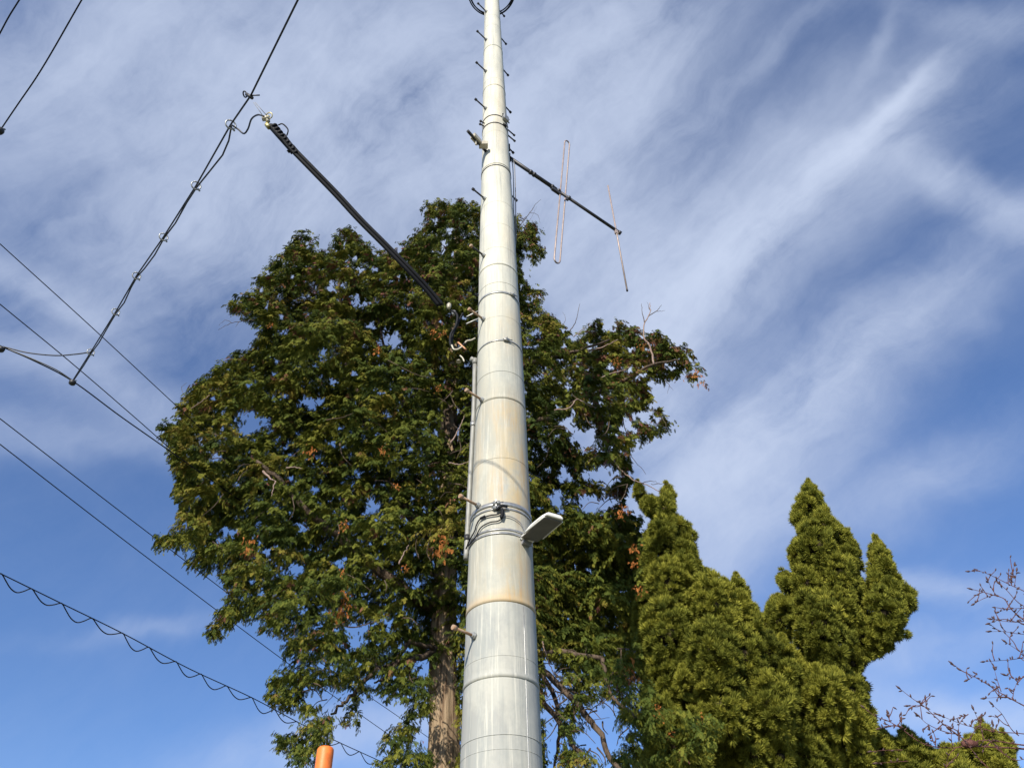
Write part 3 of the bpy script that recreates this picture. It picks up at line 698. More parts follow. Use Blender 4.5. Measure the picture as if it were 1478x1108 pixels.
def frond_template(seed, sub=True):          # flat branching spray of scale leaves, unit length along x
    r = random.Random(seed); V = []; F = []; T = []
    def blade(p, d, L_, w, t0):
        d = np.array(d)/np.linalg.norm(d); s = np.array([-d[1], d[0], 0]); b = len(V)
        z_ = r.uniform(-.03, .03)
        V.extend([p, p+d*L_*.6+s*w+[0, 0, z_], p+d*L_+[0, 0, -.16*L_], p+d*L_*.6-s*w+[0, 0, z_]])
        F.extend([(b, b+1, b+2), (b, b+2, b+3)]); T.extend([t0-.05, t0, t0+.08, t0])
    def dip(x): return np.array([0, 0, -.22*x*x])
    N_ = 6
    blade(np.array([0, 0, 0.]), (1, 0, 0), .6, .030, 0); blade(np.array([.5, 0, 0.])+dip(.5), (1, r.uniform(-.15, .15), -.2), .5, .055, .02)
    for i in range(N_):
        x = .08+.80*i/N_
        for sgn in (-1, 1):
            L_ = (.40-.22*abs(i/N_-.25)-.1*i/N_)*r.uniform(.75, 1.2); an = R_(r.uniform(26, 44))*sgn
            p = np.array([x, 0, 0])+dip(x); dv = np.array([math.cos(an), math.sin(an), -.15])
            blade(p, dv, L_, .032, r.uniform(-.05, .05))
            if sub:
                for f_ in (.45,):
                    for s2 in (-1, 1):
                        a2 = an+s2*R_(42); blade(p+dv*L_*f_, (math.cos(a2), math.sin(a2), -.25), L_*.5, .028, r.uniform(-.06, .06))
    return np.array(V), np.array(F), np.array(T)
def brush_template(seed, n=44, spread=68):   # plume of short pointed shoots opening along x
    r = random.Random(seed); V = []; F = []; T = []
    for i in range(n):
        th = R_(spread)*math.sqrt((i+.5)/n)*r.uniform(.85, 1.1); ph_ = i*2.39996+r.uniform(-.3, .3)
        d = np.array([math.cos(th), math.sin(th)*math.cos(ph_), math.sin(th)*math.sin(ph_)])
        s = np.cross(d, [r.uniform(-1, 1), r.uniform(-1, 1), r.uniform(-1, 1)]); s /= np.linalg.norm(s)+1e-9
        L_ = r.uniform(.75, 1.1)*(1.08-.25*(th/R_(spread))**2); w = .058; b = len(V); p = d*.12
        s3 = np.cross(d, s)
        V.extend([p, p+d*L_*.55+s*w, p+d*L_, p+d*L_*.55-s*w*.5+s3*w*.8, p+d*L_*.55-s*w*.5-s3*w*.8]); t0 = r.uniform(-.1, .1)
        F.extend([(b, b+1, b+3), (b+1, b+2, b+3), (b, b+3, b+4), (b+3, b+2, b+4)]); T.extend([t0-.08, t0, t0+.18, t0, t0])
    return np.array(V), np.array(F), np.array(T)
FR = [frond_template(i) for i in range(8)]
BR = [brush_template(i) for i in range(6)]

def sample_clumps(poly, holes, n_try, rpx, Y0, thick, rmin=.14, rmax=.42, spacing=.62, edge=.75, seed=1, lo=-.95, span=1.5):
    rg = np.random.default_rng(seed)
    P = np.array(poly, float); x = rg.uniform(P[:, 0].min(), P[:, 0].max(), n_try); y = rg.uniform(P[:, 1].min(), P[:, 1].max(), n_try)
    m_ = poly_in(P, x, y); x, y = x[m_], y[m_]; d = poly_dist(P, x, y)
    for (hx, hy, ra, rb) in holes:
        e = np.hypot((x-hx)/ra, (y-hy)/rb); d = np.where(e < 1, -1, np.minimum(d, (e-1)*min(ra, rb)+2))
    res = []; C_ = np.zeros((0, 3)); Rr = np.zeros(0)
    u = rg.uniform(-1, 1, len(x))
    for xi, yi, di, ui in zip(x, y, d, u):
        if di < 5: continue
        Yc = Y0(xi, yi); T_ = thick(min(di, 170))
        Yv = Yc+T_*(lo+span*abs(ui)**1.6)
        p = at(xi, yi, max(Yv, 3.2)); z_ = depth(p)
        r = min(rmax, max(rmin, di/edge*z_/F_PX))*rg.uniform(.75, 1.1)
        if len(Rr):
            dist = np.linalg.norm(C_-p, axis=1)
            if (dist < spacing*(Rr+r)).any(): continue
        C_ = np.vstack([C_, p]); Rr = np.append(Rr, r); res.append(di)
    return C_, Rr, np.array(res)

# ---------------------------------------------------------------- big cypress
HP = [(694, 293), (674, 290), (650, 292), (630, 287), (611, 295), (608, 310), (618, 322), (599, 334), (589, 348), (576, 353), (562, 361), (545, 365), (528, 348), (518, 334), (506, 322), (498, 331), (481, 341), (484, 358), (461, 361), (454, 341), (444, 331), (427, 334), (420, 354), (406, 365), (390, 378), (379, 395), (366, 402), (369, 422), (346, 425), (325, 442), (335, 455), (356, 457), (368, 473), (376, 486), (369, 500), (339, 510), (318, 524), (308, 537), (274, 561), (257, 583), (257, 603), (234, 603), (230, 624), (244, 639), (244, 660), (251, 680), (261, 694), (251, 714), (257, 728), (261, 756), (227, 773), (226, 792), (251, 801), (278, 786), (281, 795), (268, 818), (288, 831), (312, 818), (325, 842), (332, 855), (322, 872), (290, 914), (308, 926), (335, 906), (346, 889), (359, 901), (379, 889), (376, 911), (393, 916), (417, 920), (406, 941), (420, 957), (403, 961), (390, 986), (385, 1008), (403, 1024), (423, 1031), (443, 1037), (445, 1044), (412, 1055), (393, 1060), (392, 1083), (417, 1088), (420, 1112), (444, 1112), (458, 1090), (480, 1072), (482, 1036), (475, 1027), (492, 1012), (501, 1020), (491, 1042), (512, 1060), (516, 1038), (522, 1010), (531, 1005), (544, 1001), (560, 1012), (586, 1016), (601, 1021), (581, 1036), (579, 1049), (553, 1058), (547, 1096), (535, 1115),
      (800, 1115), (1000, 1115), (1032, 1080), (1043, 1047), (1015, 1030), (960, 1010), (940, 960), (938, 900), (945, 830), (925, 764), (925, 745), (900, 733), (903, 710), (915, 690), (905, 655), (925, 640), (940, 627), (970, 627), (973, 602), (944, 580), (938, 558), (944, 545), (960, 549), (987, 541), (998, 554), (1017, 563), (1022, 548), (1009, 532), (1000, 518), (984, 494), (971, 497), (949, 480), (933, 472), (917, 467), (900, 470), (902, 456), (887, 449), (876, 470), (868, 456), (857, 454), (843, 480), (830, 483), (822, 472), (800, 461), (781, 451), (773, 434), (787, 426), (775, 407), (765, 405), (760, 391), (768, 380), (787, 370), (787, 358), (770, 350), (787, 336), (784, 324), (770, 320), (754, 321), (743, 306), (715, 300)]
HH = [(566, 490, 17, 12), (535, 470, 8, 6), (364, 610, 22, 19), (450, 583, 17, 10), (481, 551, 8, 6), (515, 436, 6, 12), (478, 415, 8, 8), (437, 762, 10, 9), (312, 660, 10, 8), (329, 768, 14, 9), (538, 731, 13, 12), (491, 812, 10, 9), (427, 823, 15, 10), (454, 707, 8, 6), (385, 797, 8, 8), (515, 914, 17, 22), (467, 1010, 24, 16), (500, 1005, 10, 10), (535, 985, 16, 8), (613, 960, 10, 18), (560, 900, 8, 10), (819, 611, 11, 12), (843, 632, 22, 14), (853, 500, 8, 7), (868, 685, 26, 16), (815, 687, 12, 12), (803, 720, 11, 16), (856, 728, 26, 14), (866, 1058, 33, 48), (795, 1030, 14, 80), (793, 965, 9, 18), (930, 600, 14, 9), (820, 560, 6, 5), (905, 615, 12, 14), (770, 400, 6, 12), (520, 390, 6, 5), (610, 1060, 12, 22), (560, 600, 6, 5), (590, 520, 5, 5), (410, 480, 6, 5), (420, 690, 6, 5), (600, 800, 4, 4), (343, 700, 5, 5), (480, 640, 6, 6), (395, 540, 5, 4), (880, 530, 7, 6), (910, 505, 6, 5), (815, 500, 5, 5), (640, 350, 5, 7), (575, 400, 5, 5)]
TY = 9.6
def hy0(x_, y_):   # boughs low on the crown swing out toward the road on both flanks
    return TY+.6*math.sin(x_/31+1.3*math.sin(y_/47))*math.sin(y_/29+x_/90+1)-.0012*max(0, y_-700)*(abs(x_-660)/90)+1.9*math.exp(-((x_-835)/75)**2-((y_-850)/110)**2)+.9*math.exp(-((x_-640)/50)**2-((y_-900)/80)**2)
def hth(d_): return .35+2.5*math.sqrt(max(d_, 0)/170)
hr = random.Random(12)
for _ in range(900):                       # the many small chinks where the sky shows between the boughs
    hx, hy = hr.uniform(230, 1020), hr.uniform(300, 1080)
    if not poly_in(HP, np.array([hx]), np.array([hy]))[0]: continue
    pk = .20+(.32 if (hx > 755 and hy < 730) else 0)+(.14 if hy < 480 else 0)+(.2 if hy > 900 and hx < 640 else 0)-(.17 if (430 < hx < 690 and 640 < hy < 880) or (760 < hx < 930 and 750 < hy < 930) else 0)
    pk += .16*(poly_dist(HP, np.array([hx]), np.array([hy]))[0] < 45)*(hx < 1000)
    if hr.random() < pk: HH.append((hx, hy, hr.uniform(2, 7)*(1.25 if hx > 755 else 1), hr.uniform(2, 7)))
HH.append((641, 1045, 21, 85)); HH.append((650, 617, 12, 30))
NH = len(HH)
C_, Rr, Dd = sample_clumps(HP, HH[:48]+HH[-2:], 20000, 30, hy0, hth, rmin=.16, rmax=.42, spacing=.74, edge=1.0, seed=5, lo=-.95, span=.5)
C3, R3, _d3 = sample_clumps(HP, HH[:48]+HH[-2:], 9000, 30, lambda a_, b_: TY, hth, rmin=.18, rmax=.42, spacing=.52, edge=.8, seed=6, lo=-.15, span=.5)
C_, Rr = np.vstack([C_, C3]), np.append(Rr, R3)
C2, R2, _d2 = sample_clumps([(750, 690), (800, 740), (925, 765), (945, 850), (940, 960), (850, 975), (800, 940), (760, 900)], [], 3000, 30, lambda a_, b_: TY+2.0, lambda d_: .9, rmin=.2, rmax=.42, spacing=.55, edge=.6, seed=8)
C_, Rr = np.vstack([C_, C2]), np.append(Rr, R2)
base = at(640, 1040, TY); base[2] = 0
tree = thing('cypress_tree', 'big dark green cypress with reddish tips and several leaders behind the pole', 'tree', base)
axis_x = base[0]
def crown_mesh(C_, Rr, seed=3):
    rg = np.random.default_rng(seed); pos = []; dr_ = []; sc = []; ti = []; ro = []
    for c, r in zip(C_, Rr):
        o_ = np.array([c[0]-axis_x, c[1]-TY-.3, 0]); o_ = o_/(np.linalg.norm(o_)+.3)
        cl = rg.normal(.40, .13)
        if rg.random() < .12: cl += .22
        nf = int(5+9*(r/.4)); az0 = rg.uniform(0, 6.28)
        for gi in range(nf):                # each fan: a drooping twig with sprays to both sides
            az = az0+gi*2.4+rg.normal(0, .3); f = np.array([math.cos(az), math.sin(az), 0])+o_*.55; f[2] = rg.uniform(-.25, .75); f /= np.linalg.norm(f)
            side = np.cross(f, [0, 0, 1.]); side /= np.linalg.norm(side); L_ = r*rg.uniform(.95, 1.45); k = max(6, int(L_/.021)); t = (np.arange(k)+.6)/k
            o0 = c+np.array([0, 0, r*.25])+rg.normal(0, r*.22, 3); dp = rg.uniform(.35, .8)
            P_ = o0+np.outer(t*L_, f)-np.outer(t*t*L_*dp, [0, 0, 1.])
            T_ = f-np.outer(2*t*dp, [0, 0, 1.]); T_ /= np.linalg.norm(T_, axis=1, keepdims=True)
            tf = cl+rg.normal(0, .10)
            for sg in (-1, 1):
                e = T_*.8+side*sg*.60+np.array([0, 0, -.65])+rg.normal(0, .16, (k, 3))
                pos.append(P_+rg.normal(0, .010, (k, 3))); dr_.append(e); sc.append(rg.uniform(.048, .088, k)*(1.25-.4*t)*(.85+.5*r)); ti.append(np.clip(tf+rg.normal(0, .05, k)+.10*t, .02, .84)); ro.append(rg.normal(-sg*.35, .35, k))
            pos.append(P_[-1:]); dr_.append(T_[-1:]+[[0, 0, -.3]]); sc.append(np.array([.10])); ti.append(np.array([np.clip(tf+.12, 0, .84)])); ro.append(np.array([0.]))
    pos = np.concatenate(pos); dr_ = np.concatenate(dr_); sc = np.concatenate(sc); ti = np.concatenate(ti); ro = np.concatenate(ro)
    return pos, dr_, sc, ti, ro
pos, dr_, sc, ti, ro = crown_mesh(C_, Rr)
sc = sc*np.clip(((pos-EYE)@Fv)/11.5, .62, 1.05)
# reddish-brown cone clusters, commonest at the upper and right-hand ends of the boughs
tx_, ty_ = proj(pos+dr_/np.linalg.norm(dr_, axis=1, keepdims=True)*sc[:, None]*.6)
cl_ = (np.floor(pos[:, 0]/.2)*73856093+np.floor(pos[:, 1]/.5)*19349663+np.floor(pos[:, 2]/.2)*83492791).astype(np.int64) % 997/997
sdist = poly_dist(HP, tx_, ty_)*np.where(poly_in(HP, tx_, ty_), 1, -1)
okm = sdist > -7+24*cl_**2+rng.uniform(-2, 2, len(tx_))
for (hx, hy, ra, rb) in HH:
    an_ = np.arctan2(ty_-hy, tx_-hx); f1, f2 = hr.uniform(0, 6), hr.uniform(0, 6)
    okm &= (np.hypot((tx_-hx)/ra, (ty_-hy)/rb) > (1+.30*np.sin(3*an_+f1)+.22*np.sin(5*an_+f2))*rng.uniform(.65, 1.1, len(tx_))) | (rng.random(len(tx_)) < .015)
pos, dr_, sc, ti, ro = pos[okm], dr_[okm], sc[okm], ti[okm], ro[okm]
px_, py_ = proj(pos)
pr_ = .02+.12*np.exp(-((py_-380)/90)**2)+.30*(px_ > 760)*(py_ < 720)*np.clip((px_-740)/250, 0, 1)
cell = (np.floor(pos[:, 0]/.14)*73856093+np.floor(pos[:, 1]/.14)*19349663+np.floor(pos[:, 2]/.14)*83492791).astype(np.int64) % 1000/1000
ti = np.where(cell < pr_*.7, rng.uniform(.88, 1, len(ti)), ti)
print('hinoki clumps', len(C_), 'sprays', len(pos))
crown = scatter_gn('crown', FR, pos, basis(dr_, ro), sc, ti, M_hin, tree)

def branch(pts, r0, r1, parent, mm=M_limb, name='branch', n=9, wob=.0, k=6):
    P = spline(pts, k); m_ = len(P)
    if wob: P = [p+np.array([random.gauss(0, wob), random.gauss(0, wob), random.gauss(0, wob)])*(0 < i < m_-1) for i, p in enumerate(P)]
    q = MB(); q.tube(P, [r0+(r1-r0)*i/(m_-1) for i in range(m_)], n, lump=.12); return q.build(name, mm, parent)
# trunk: fluted, with a knot scar
q = MB(); tpx = [(641, 1060), (640, 1000), (640, 930), (642, 860), (645, 780), (648, 700), (650, 600), (655, 480), (658, 380), (660, 318)]
tp = [at(*a_, TY) for a_ in tpx]; tp = [np.array([tp[0][0], TY, 0])]+tp
tr_ = [.24]+[.172, .168, .16, .152, .145, .13, .11, .08, .055, .03]
TP = spline(tp, 14); TRr = np.interp(np.linspace(0, 10, len(TP)), range(11), tr_)
V = []; Fc = []; n = 40
for i, (p, r) in enumerate(zip(TP, TRr)):
    for j in range(n):
        an = 2*math.pi*j/n; fl_ = 1+.06*math.sin(5*an+p[2]*.5)+.05*math.sin(9*an-p[2]*.9)+.03*math.sin(17*an+p[2]*2)+random.gauss(0, .012)
        V.append((p[0]+r*fl_*math.cos(an), p[1]+r*fl_*math.sin(an), p[2]))
for i in range(len(TP)-1):
    for j in range(n): Fc.append((i*n+j, i*n+(j+1) % n, (i+1)*n+(j+1) % n, (i+1)*n+j))
trunk = link('trunk', mesh_np('trunk', V, Fc, True), M_bark, tree)
kx = at(626, 985, TY-.17)
q = MB(); q.torus(kx, X*.7+Z*.3, Z, .05, .022, 14); q.tube([kx+Z*.07, kx+X*.02-Z*.07], [.03, .012], 8); q.build('knot', M_bark, trunk)
def TA(px, py, dy=0.0): return at(px, py, TY+dy)
BRN = [([(642, 870), (610, 868, -.2), (538, 816, -.6), (490, 775, -.9), (444, 738, -1.2), (400, 690, -1.4), (370, 665, -1.5)], .085, .02),
       ([(645, 800), (590, 740, .1), (545, 660, .1), (521, 585, .0), (498, 524, -.1), (490, 430, 0), (500, 350, 0)], .09, .02),
       ([(648, 700), (600, 620, -.3), (560, 520, -.4), (540, 430, -.4)], .05, .012),
       ([(643, 600, -.2), (648, 625, -.6), (636, 640, -.9), (640, 600, -1.1), (655, 585, -1.2)], .045, .02),
       ([(640, 930), (620, 943, -.3), (575, 956, -.6), (540, 969, -.8), (505, 1005, -1.0), (478, 1030, -1.2)], .05, .012),
       ([(625, 935, -.3), (590, 930, -.6), (560, 975, -.8), (540, 985, -.9)], .03, .01),
       ([(650, 620), (700, 560, -.3), (754, 528, -.6), (790, 518, -.8), (830, 508, -1), (880, 490, -1.1)], .06, .015),
       ([(648, 720), (740, 630, -.3), (800, 600, -.6), (833, 578, -.8), (890, 556, -1.0), (944, 526, -1.2), (980, 520, -1.2)], .06, .012),
       ([(645, 900), (700, 930, -.3), (760, 950, -.6), (820, 1000, -.9), (859, 1050, -1.1), (892, 1108, -1.2), (910, 1140, -1.2)], .05, .02),
       ([(700, 920, -.3), (790, 1020, -.5), (830, 1080, -.7), (850, 1110, -.8)], .04, .015),
       ([(720, 900, -.1), (790, 985, -.2), (806, 1050, -.3), (800, 1110, -.3)], .035, .015),
       ([(646, 780), (740, 760, .9), (830, 770, 1.2), (900, 760, .8)], .05, .012),
       ([(700, 790, .6), (760, 820, 1.4), (850, 860, 1.5), (920, 900, .6)], .05, .012),
       ([(645, 830), (560, 800, .3), (480, 690, .3), (400, 610, .2), (330, 560, .1)], .06, .012),
       ([(645, 840), (540, 880, 0), (440, 850, -.3), (370, 830, -.5)], .045, .01),
       ([(655, 480), (600, 420, 0), (560, 390, 0)], .035, .01), ([(660, 450), (720, 380, -.1), (760, 340, -.2)], .035, .01),
       ([(870, 950, -1.0), (880, 1000, -1.1), (930, 1040, -1.3), (990, 1050, -1.5)], .025, .008), ([(760, 950, -.6), (800, 940, -.8), (870, 950, -1.0)], .04, .025)]
for pts, r0, r1 in BRN: branch([TA(*a_) for a_ in pts], r0, r1, tree, wob=.012)
TWG = [([(743, 334, -.4), (765, 307, -.5), (772, 296, -.5), (781, 288, -.5)], .010), ([(765, 307, -.5), (776, 310, -.5), (780, 322, -.5)], .006), ([(768, 318, -.5), (772, 328, -.4), (779, 331, -.5)], .006), ([(754, 320, -.5), (760, 325, -.5), (775, 298, -.5)], .005),
       ([(393, 464, -.3), (370, 462, -.4), (345, 464, -.5), (330, 468, -.5), (315, 476, -.5)], .010), ([(335, 466, -.5), (325, 462, -.5), (316, 470, -.5)], .006), ([(345, 464, -.5), (340, 472, -.5)], .006),
       ([(944, 526, -1.3), (938, 500, -1.3), (930, 488, -1.3), (930, 467, -1.3), (938, 452, -1.3), (938, 437, -1.3)], .020), ([(930, 465, -1.3), (927, 450, -1.3), (926, 438, -1.3)], .009), ([(936, 456, -1.3), (948, 448, -1.3), (955, 440, -1.3)], .009), ([(945, 450, -1.3), (960, 448, -1.3)], .006), ([(938, 447, -1.3), (934, 436, -1.3)], .006),
       ([(820, 480, -.9), (829, 468, -.9), (834, 452, -.9), (837, 438, -.9)], .010), ([(812, 470, -.9), (816, 460, -.9), (812, 450, -.9)], .005), ([(828, 486, -.9), (840, 476, -.9), (848, 473, -.9)], .011),
       ([(854, 552, -1.3), (880, 540, -1.4), (897, 535, -1.4), (911, 529, -1.4)], .018), ([(850, 506, -1.3), (870, 501, -1.4), (892, 490, -1.4)], .018), ([(800, 592, -1.7), (823, 588, -1.7), (833, 576, -1.7), (850, 585, -1.7), (860, 588, -1.7)], .014), ([(833, 576, -1.7), (825, 568, -1.7)], .010),
       ([(879, 650, -1.2), (888, 668, -1.2), (900, 682, -1.2), (915, 693, -1.2), (933, 699, -1.2), (954, 711, -1.2)], .016), ([(895, 645, -1.2), (910, 658, -1.2), (932, 684, -1.2)], .008), ([(925, 697, -1.2), (940, 694, -1.2), (952, 697, -1.2)], .007), ([(940, 698, -1.2), (960, 698, -1.2), (975, 702, -1.2)], .005),
       ([(380, 680, -2.2), (390, 690, -2.3), (398, 694, -2.3)], .02), ([(398, 694, -2.3), (394, 705, -2.3), (392, 716, -2.3)], .012), ([(413, 675, -2.2), (425, 674, -2.2), (436, 676, -2.2)], .013), ([(343, 694, -2.2), (350, 684, -2.2), (358, 677, -2.2)], .009),
       ([(560, 520, -2), (600, 540, -2), (625, 545, -2)], .010), ([(595, 560, -1.9), (620, 565, -1.9)], .008), ([(470, 606, -2), (495, 602, -2), (510, 596, -2)], .010), ([(576, 814, -2), (582, 800, -2), (590, 786, -2)], .012), ([(605, 806, -2), (600, 790, -2), (601, 778, -2)], .008), ([(622, 810, -2), (616, 795, -2), (620, 780, -2)], .007),
       ([(500, 900, -1.3), (485, 905, -1.3), (474, 920, -1.3)], .015), ([(480, 900, -1.3), (510, 905, -1.3), (545, 896, -1.3)], .014), ([(482, 978, -1.2), (482, 1000, -1.2), (466, 1020, -1.2)], .007), ([(484, 988, -1.2), (498, 992, -1.2)], .004),
       ([(650, 640, -1.9), (662, 620, -1.9), (670, 600, -1.9)], .014), ([(650, 655, -2.2), (668, 648, -2.2), (678, 643, -2.2)], .010), ([(648, 668, -2.2), (665, 670, -2.2), (680, 664, -2.2)], .012), ([(655, 612, -2.2), (663, 622, -2.2), (660, 640, -2.2)], .008),
       ([(960, 549, -1.2), (966, 556, -1.2), (963, 568, -1.2)], .006), ([(966, 556, -1.2), (972, 563, -1.2)], .004), ([(940, 590, -1.2), (958, 606, -1.2), (962, 618, -1.2)], .008), ([(790, 838, .3), (820, 838, .3), (850, 820, .3)], .009),
       ([(268, 575, -1), (262, 560, -1), (270, 552, -1)], .005), ([(275, 590, -1.3), (290, 580, -1.4), (303, 570, -1.4)], .012), ([(800, 970, -.9), (812, 985, -.9), (808, 1010, -.9)], .010), ([(783, 925, -1.2), (790, 950, -1.2), (800, 975, -1.1)], .012), ([(870, 1010, -1.1), (850, 1030, -1.1), (846, 1060, -1.1)], .008), ([(820, 1060, -.9), (850, 1040, -.9), (880, 1035, -.9)], .007), ([(840, 1000, -1), (880, 1020, -1), (900, 1060, -1)], .009)]
for pts, r0 in TWG: branch([TA(*a_) for a_ in pts], r0*.78, r0*.28, tree, M_twig if r0 > .0105 else M_limb, 'twig', 6, wob=.004)
# many fine hanging twigs inside the open lower crown
rg = random.Random(4)
for (x0, y0, x1, y1, n) in ((785, 920, 925, 1100, 55), (420, 880, 620, 1020, 26), (600, 560, 700, 760, 30), (790, 560, 930, 740, 30), (300, 560, 560, 860, 40)):
    for _ in range(n):
        a_ = (rg.uniform(x0, x1), rg.uniform(y0, y1)); dy = rg.uniform(-1.8, .2); l_ = rg.uniform(15, 45); an = rg.uniform(-1.9, 1.9)+math.pi/2
        b_ = (a_[0]+l_*math.cos(an)*.5, a_[1]+l_*math.sin(an)*.5); c_ = (b_[0]+l_*.5*math.cos(an+.6*rg.choice((-1, 1))), b_[1]+l_*.4)
        if poly_in(HP, np.array([c_[0], b_[0]]), np.array([c_[1], b_[1]])).all():
            branch([TA(*a_, dy), TA(*b_, dy-.05), TA(*c_, dy-.1)], rg.uniform(.005, .011), .003, tree, M_limb, 'twig', 5, k=3)
# rust-orange dead sprays
DS = [(447, 651, 9), (497, 858, 11), (490, 884, 16), (500, 872, 8), (362, 783, 10), (355, 795, 7), (637, 790, 15), (640, 775, 8), (553, 650, 7), (497, 757, 8), (571, 700, 6), (545, 505, 9), (900, 735, 9), (893, 742, 8), (915, 790, 9), (922, 850, 9), (955, 1030, 13), (950, 1022, 8), (1012, 1040, 11), (905, 960, 12), (912, 978, 10), (967, 1060, 7), (890, 520, 7), (1006, 540, 9), (1012, 552, 7), (926, 500, 7), (915, 812, 7), (585, 820, 6), (494, 824, 6), (390, 470, 5), (633, 560, 6), (628, 482, 8), (640, 480, 6)]
for (x_, y_, r_) in DS:
    dy = -2.75 if y_ < 850 and 300 < x_ < 760 else -1.75
    if x_ > 880: dy = -1.9
    c = TA(x_, y_, dy); rr = r_*depth(c)/F_PX; k_ = 22
    dv = rng.normal(0, .5, (k_, 3))+[0, 0, -1]; pp = c+rng.normal(0, rr*.5, (k_, 3))
    V, Fc, T_ = scatter(FR, pp, basis(dv, rng.normal(0, 1, k_)), rng.uniform(.45, .8, k_)*rr, rng.uniform(.2, .8, k_))
    link('dead_spray', mesh_np('dead_spray', V, Fc, attr=T_), M_dead, tree)['kind'] = 'stuff'

# ---------------------------------------------------------------- junipers
def juniper(name, label, polys, Y0, TYj, n_try, seed, trunk_px, spires=(), rmax=.34, holes=()):
    C, Rj, D = sample_clumps(polys, holes, n_try, 30, lambda a_, b_: Y0(a_, b_), lambda d_: .15+1.1*math.sqrt(max(d_, 0)/110), rmin=.10, rmax=rmax, spacing=.76, edge=.85, seed=seed)
    ax_ = np.array([at(*trunk_px, TYj)[0], TYj])
    t = thing(name, label, 'tree', (ax_[0], ax_[1], 0), 'twisted junipers beside the cypress')
    rg = np.random.default_rng(seed+50); pos = []; dd_ = []; sc = []; ti = []
    core = MB(); CV = []; CF = []
    for c, r in zip(C, Rj):
        n = int(14+150*(r/.3)**2); u = rg.normal(size=(n, 3)); u /= np.linalg.norm(u, axis=1, keepdims=True)
        sq = np.array([.84, .84, 1.28]); s_ = .066*rg.uniform(.7, 1.3, n)*(1 if r > .15 else .8)
        tw_ = np.cross([0, 0, 1.], u)                                     # the twist of the sprays
        bump = 1+.20*np.sin(u[:, 0]*5+seed)*np.sin(u[:, 2]*6+c[0]*3)+.12*np.sin(u[:, 1]*9+c[2]*5)*np.sin(u[:, 2]*8-u[:, 0]*6)
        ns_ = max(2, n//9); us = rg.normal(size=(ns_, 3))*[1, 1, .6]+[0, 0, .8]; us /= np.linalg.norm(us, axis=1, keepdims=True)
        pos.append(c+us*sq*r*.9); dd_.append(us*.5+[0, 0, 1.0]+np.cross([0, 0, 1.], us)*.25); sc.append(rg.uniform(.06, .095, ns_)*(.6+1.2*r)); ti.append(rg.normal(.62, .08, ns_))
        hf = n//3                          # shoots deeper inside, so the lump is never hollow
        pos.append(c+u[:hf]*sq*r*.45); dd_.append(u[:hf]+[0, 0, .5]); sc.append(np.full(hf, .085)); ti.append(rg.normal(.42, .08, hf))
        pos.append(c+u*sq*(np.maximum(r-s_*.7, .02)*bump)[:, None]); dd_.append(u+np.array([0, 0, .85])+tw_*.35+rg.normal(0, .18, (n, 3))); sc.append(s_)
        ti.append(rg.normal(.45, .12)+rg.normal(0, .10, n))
        # twiggy heart of the lump
        b0 = len(CV); k = 0; 
        for a_ in range(5):
            for b_ in range(8):
                th = math.pi*(a_+.5)/5; f_ = 2*math.pi*b_/8; rr = r*.36*rg.uniform(.75, 1.1)
                CV.append(c+rr*np.array([math.sin(th)*math.cos(f_), math.sin(th)*math.sin(f_), math.cos(th)*.85]))
        for a_ in range(4):
            for b_ in range(8):
                v0, v1, v2, v3 = b0+a_*8+b_, b0+a_*8+(b_+1) % 8, b0+(a_+1)*8+(b_+1) % 8, b0+(a_+1)*8+b_; CF.extend([(v0, v1, v2), (v0, v2, v3)])
    # pointed leaders
    for (x_, y_, h_, w_, Ys) in spires:
        tip = at(x_, y_, Ys); z_ = depth(tip); hm = h_*z_/F_PX; wm = w_*z_/F_PX; n = int(26+h_*1.7)
        f_ = rg.uniform(0, 1, n)**.8; ph_ = rg.uniform(0, 2*math.pi, n)
        rad = wm*f_*(.75+.25*np.sin(f_*18+ph_)); u = np.stack([np.cos(ph_), np.sin(ph_), np.zeros(n)], 1)
        pos.append(tip+u*rad[:, None]*.7-np.outer(f_*hm, [0, 0, 1.])); dd_.append(u*.75+[0, 0, 1.0]+rg.normal(0, .15, (n, 3))); sc.append(.07*rg.uniform(.6, 1.1, n)*(.65+.5*f_)); ti.append(.6+rg.normal(0, .1, n))
    pos = np.concatenate(pos); dd_ = np.concatenate(dd_)+[-.22, 0, 0]; sc = np.concatenate(sc); ti = np.clip(np.concatenate(ti), .05, .95)
    print(name, 'lumps', len(C), 'plumes', len(pos))
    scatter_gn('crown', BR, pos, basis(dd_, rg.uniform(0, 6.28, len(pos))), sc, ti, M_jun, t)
    link('inner_twigs', mesh_np('inner_twigs', CV, CF, attr=np.full(len(CV), .08)), M_inner, t)['kind'] = 'stuff'
    tp_ = at(*trunk_px, TYj); branch([(ax_[0], ax_[1], 0), (ax_[0], ax_[1], tp_[2]*.5), tp_], .14, .04, t, M_bark, 'trunk', 14)
    return t
J1 = [(919, 698), (930, 717), (951, 721), (961, 700), (971, 714), (974, 744), (1000, 765), (1004, 805), (1015, 819), (1035, 839), (1059, 842), (1062, 834), (1079, 854), (1091, 883), (1097, 903), (1135, 925), (1160, 980), (1150, 1060), (1150, 1115), (935, 1115), (928, 1040), (930, 990), (925, 950), (918, 920), (918, 890), (932, 850), (930, 800), (934, 770), (948, 745), (928, 740), (918, 720)]
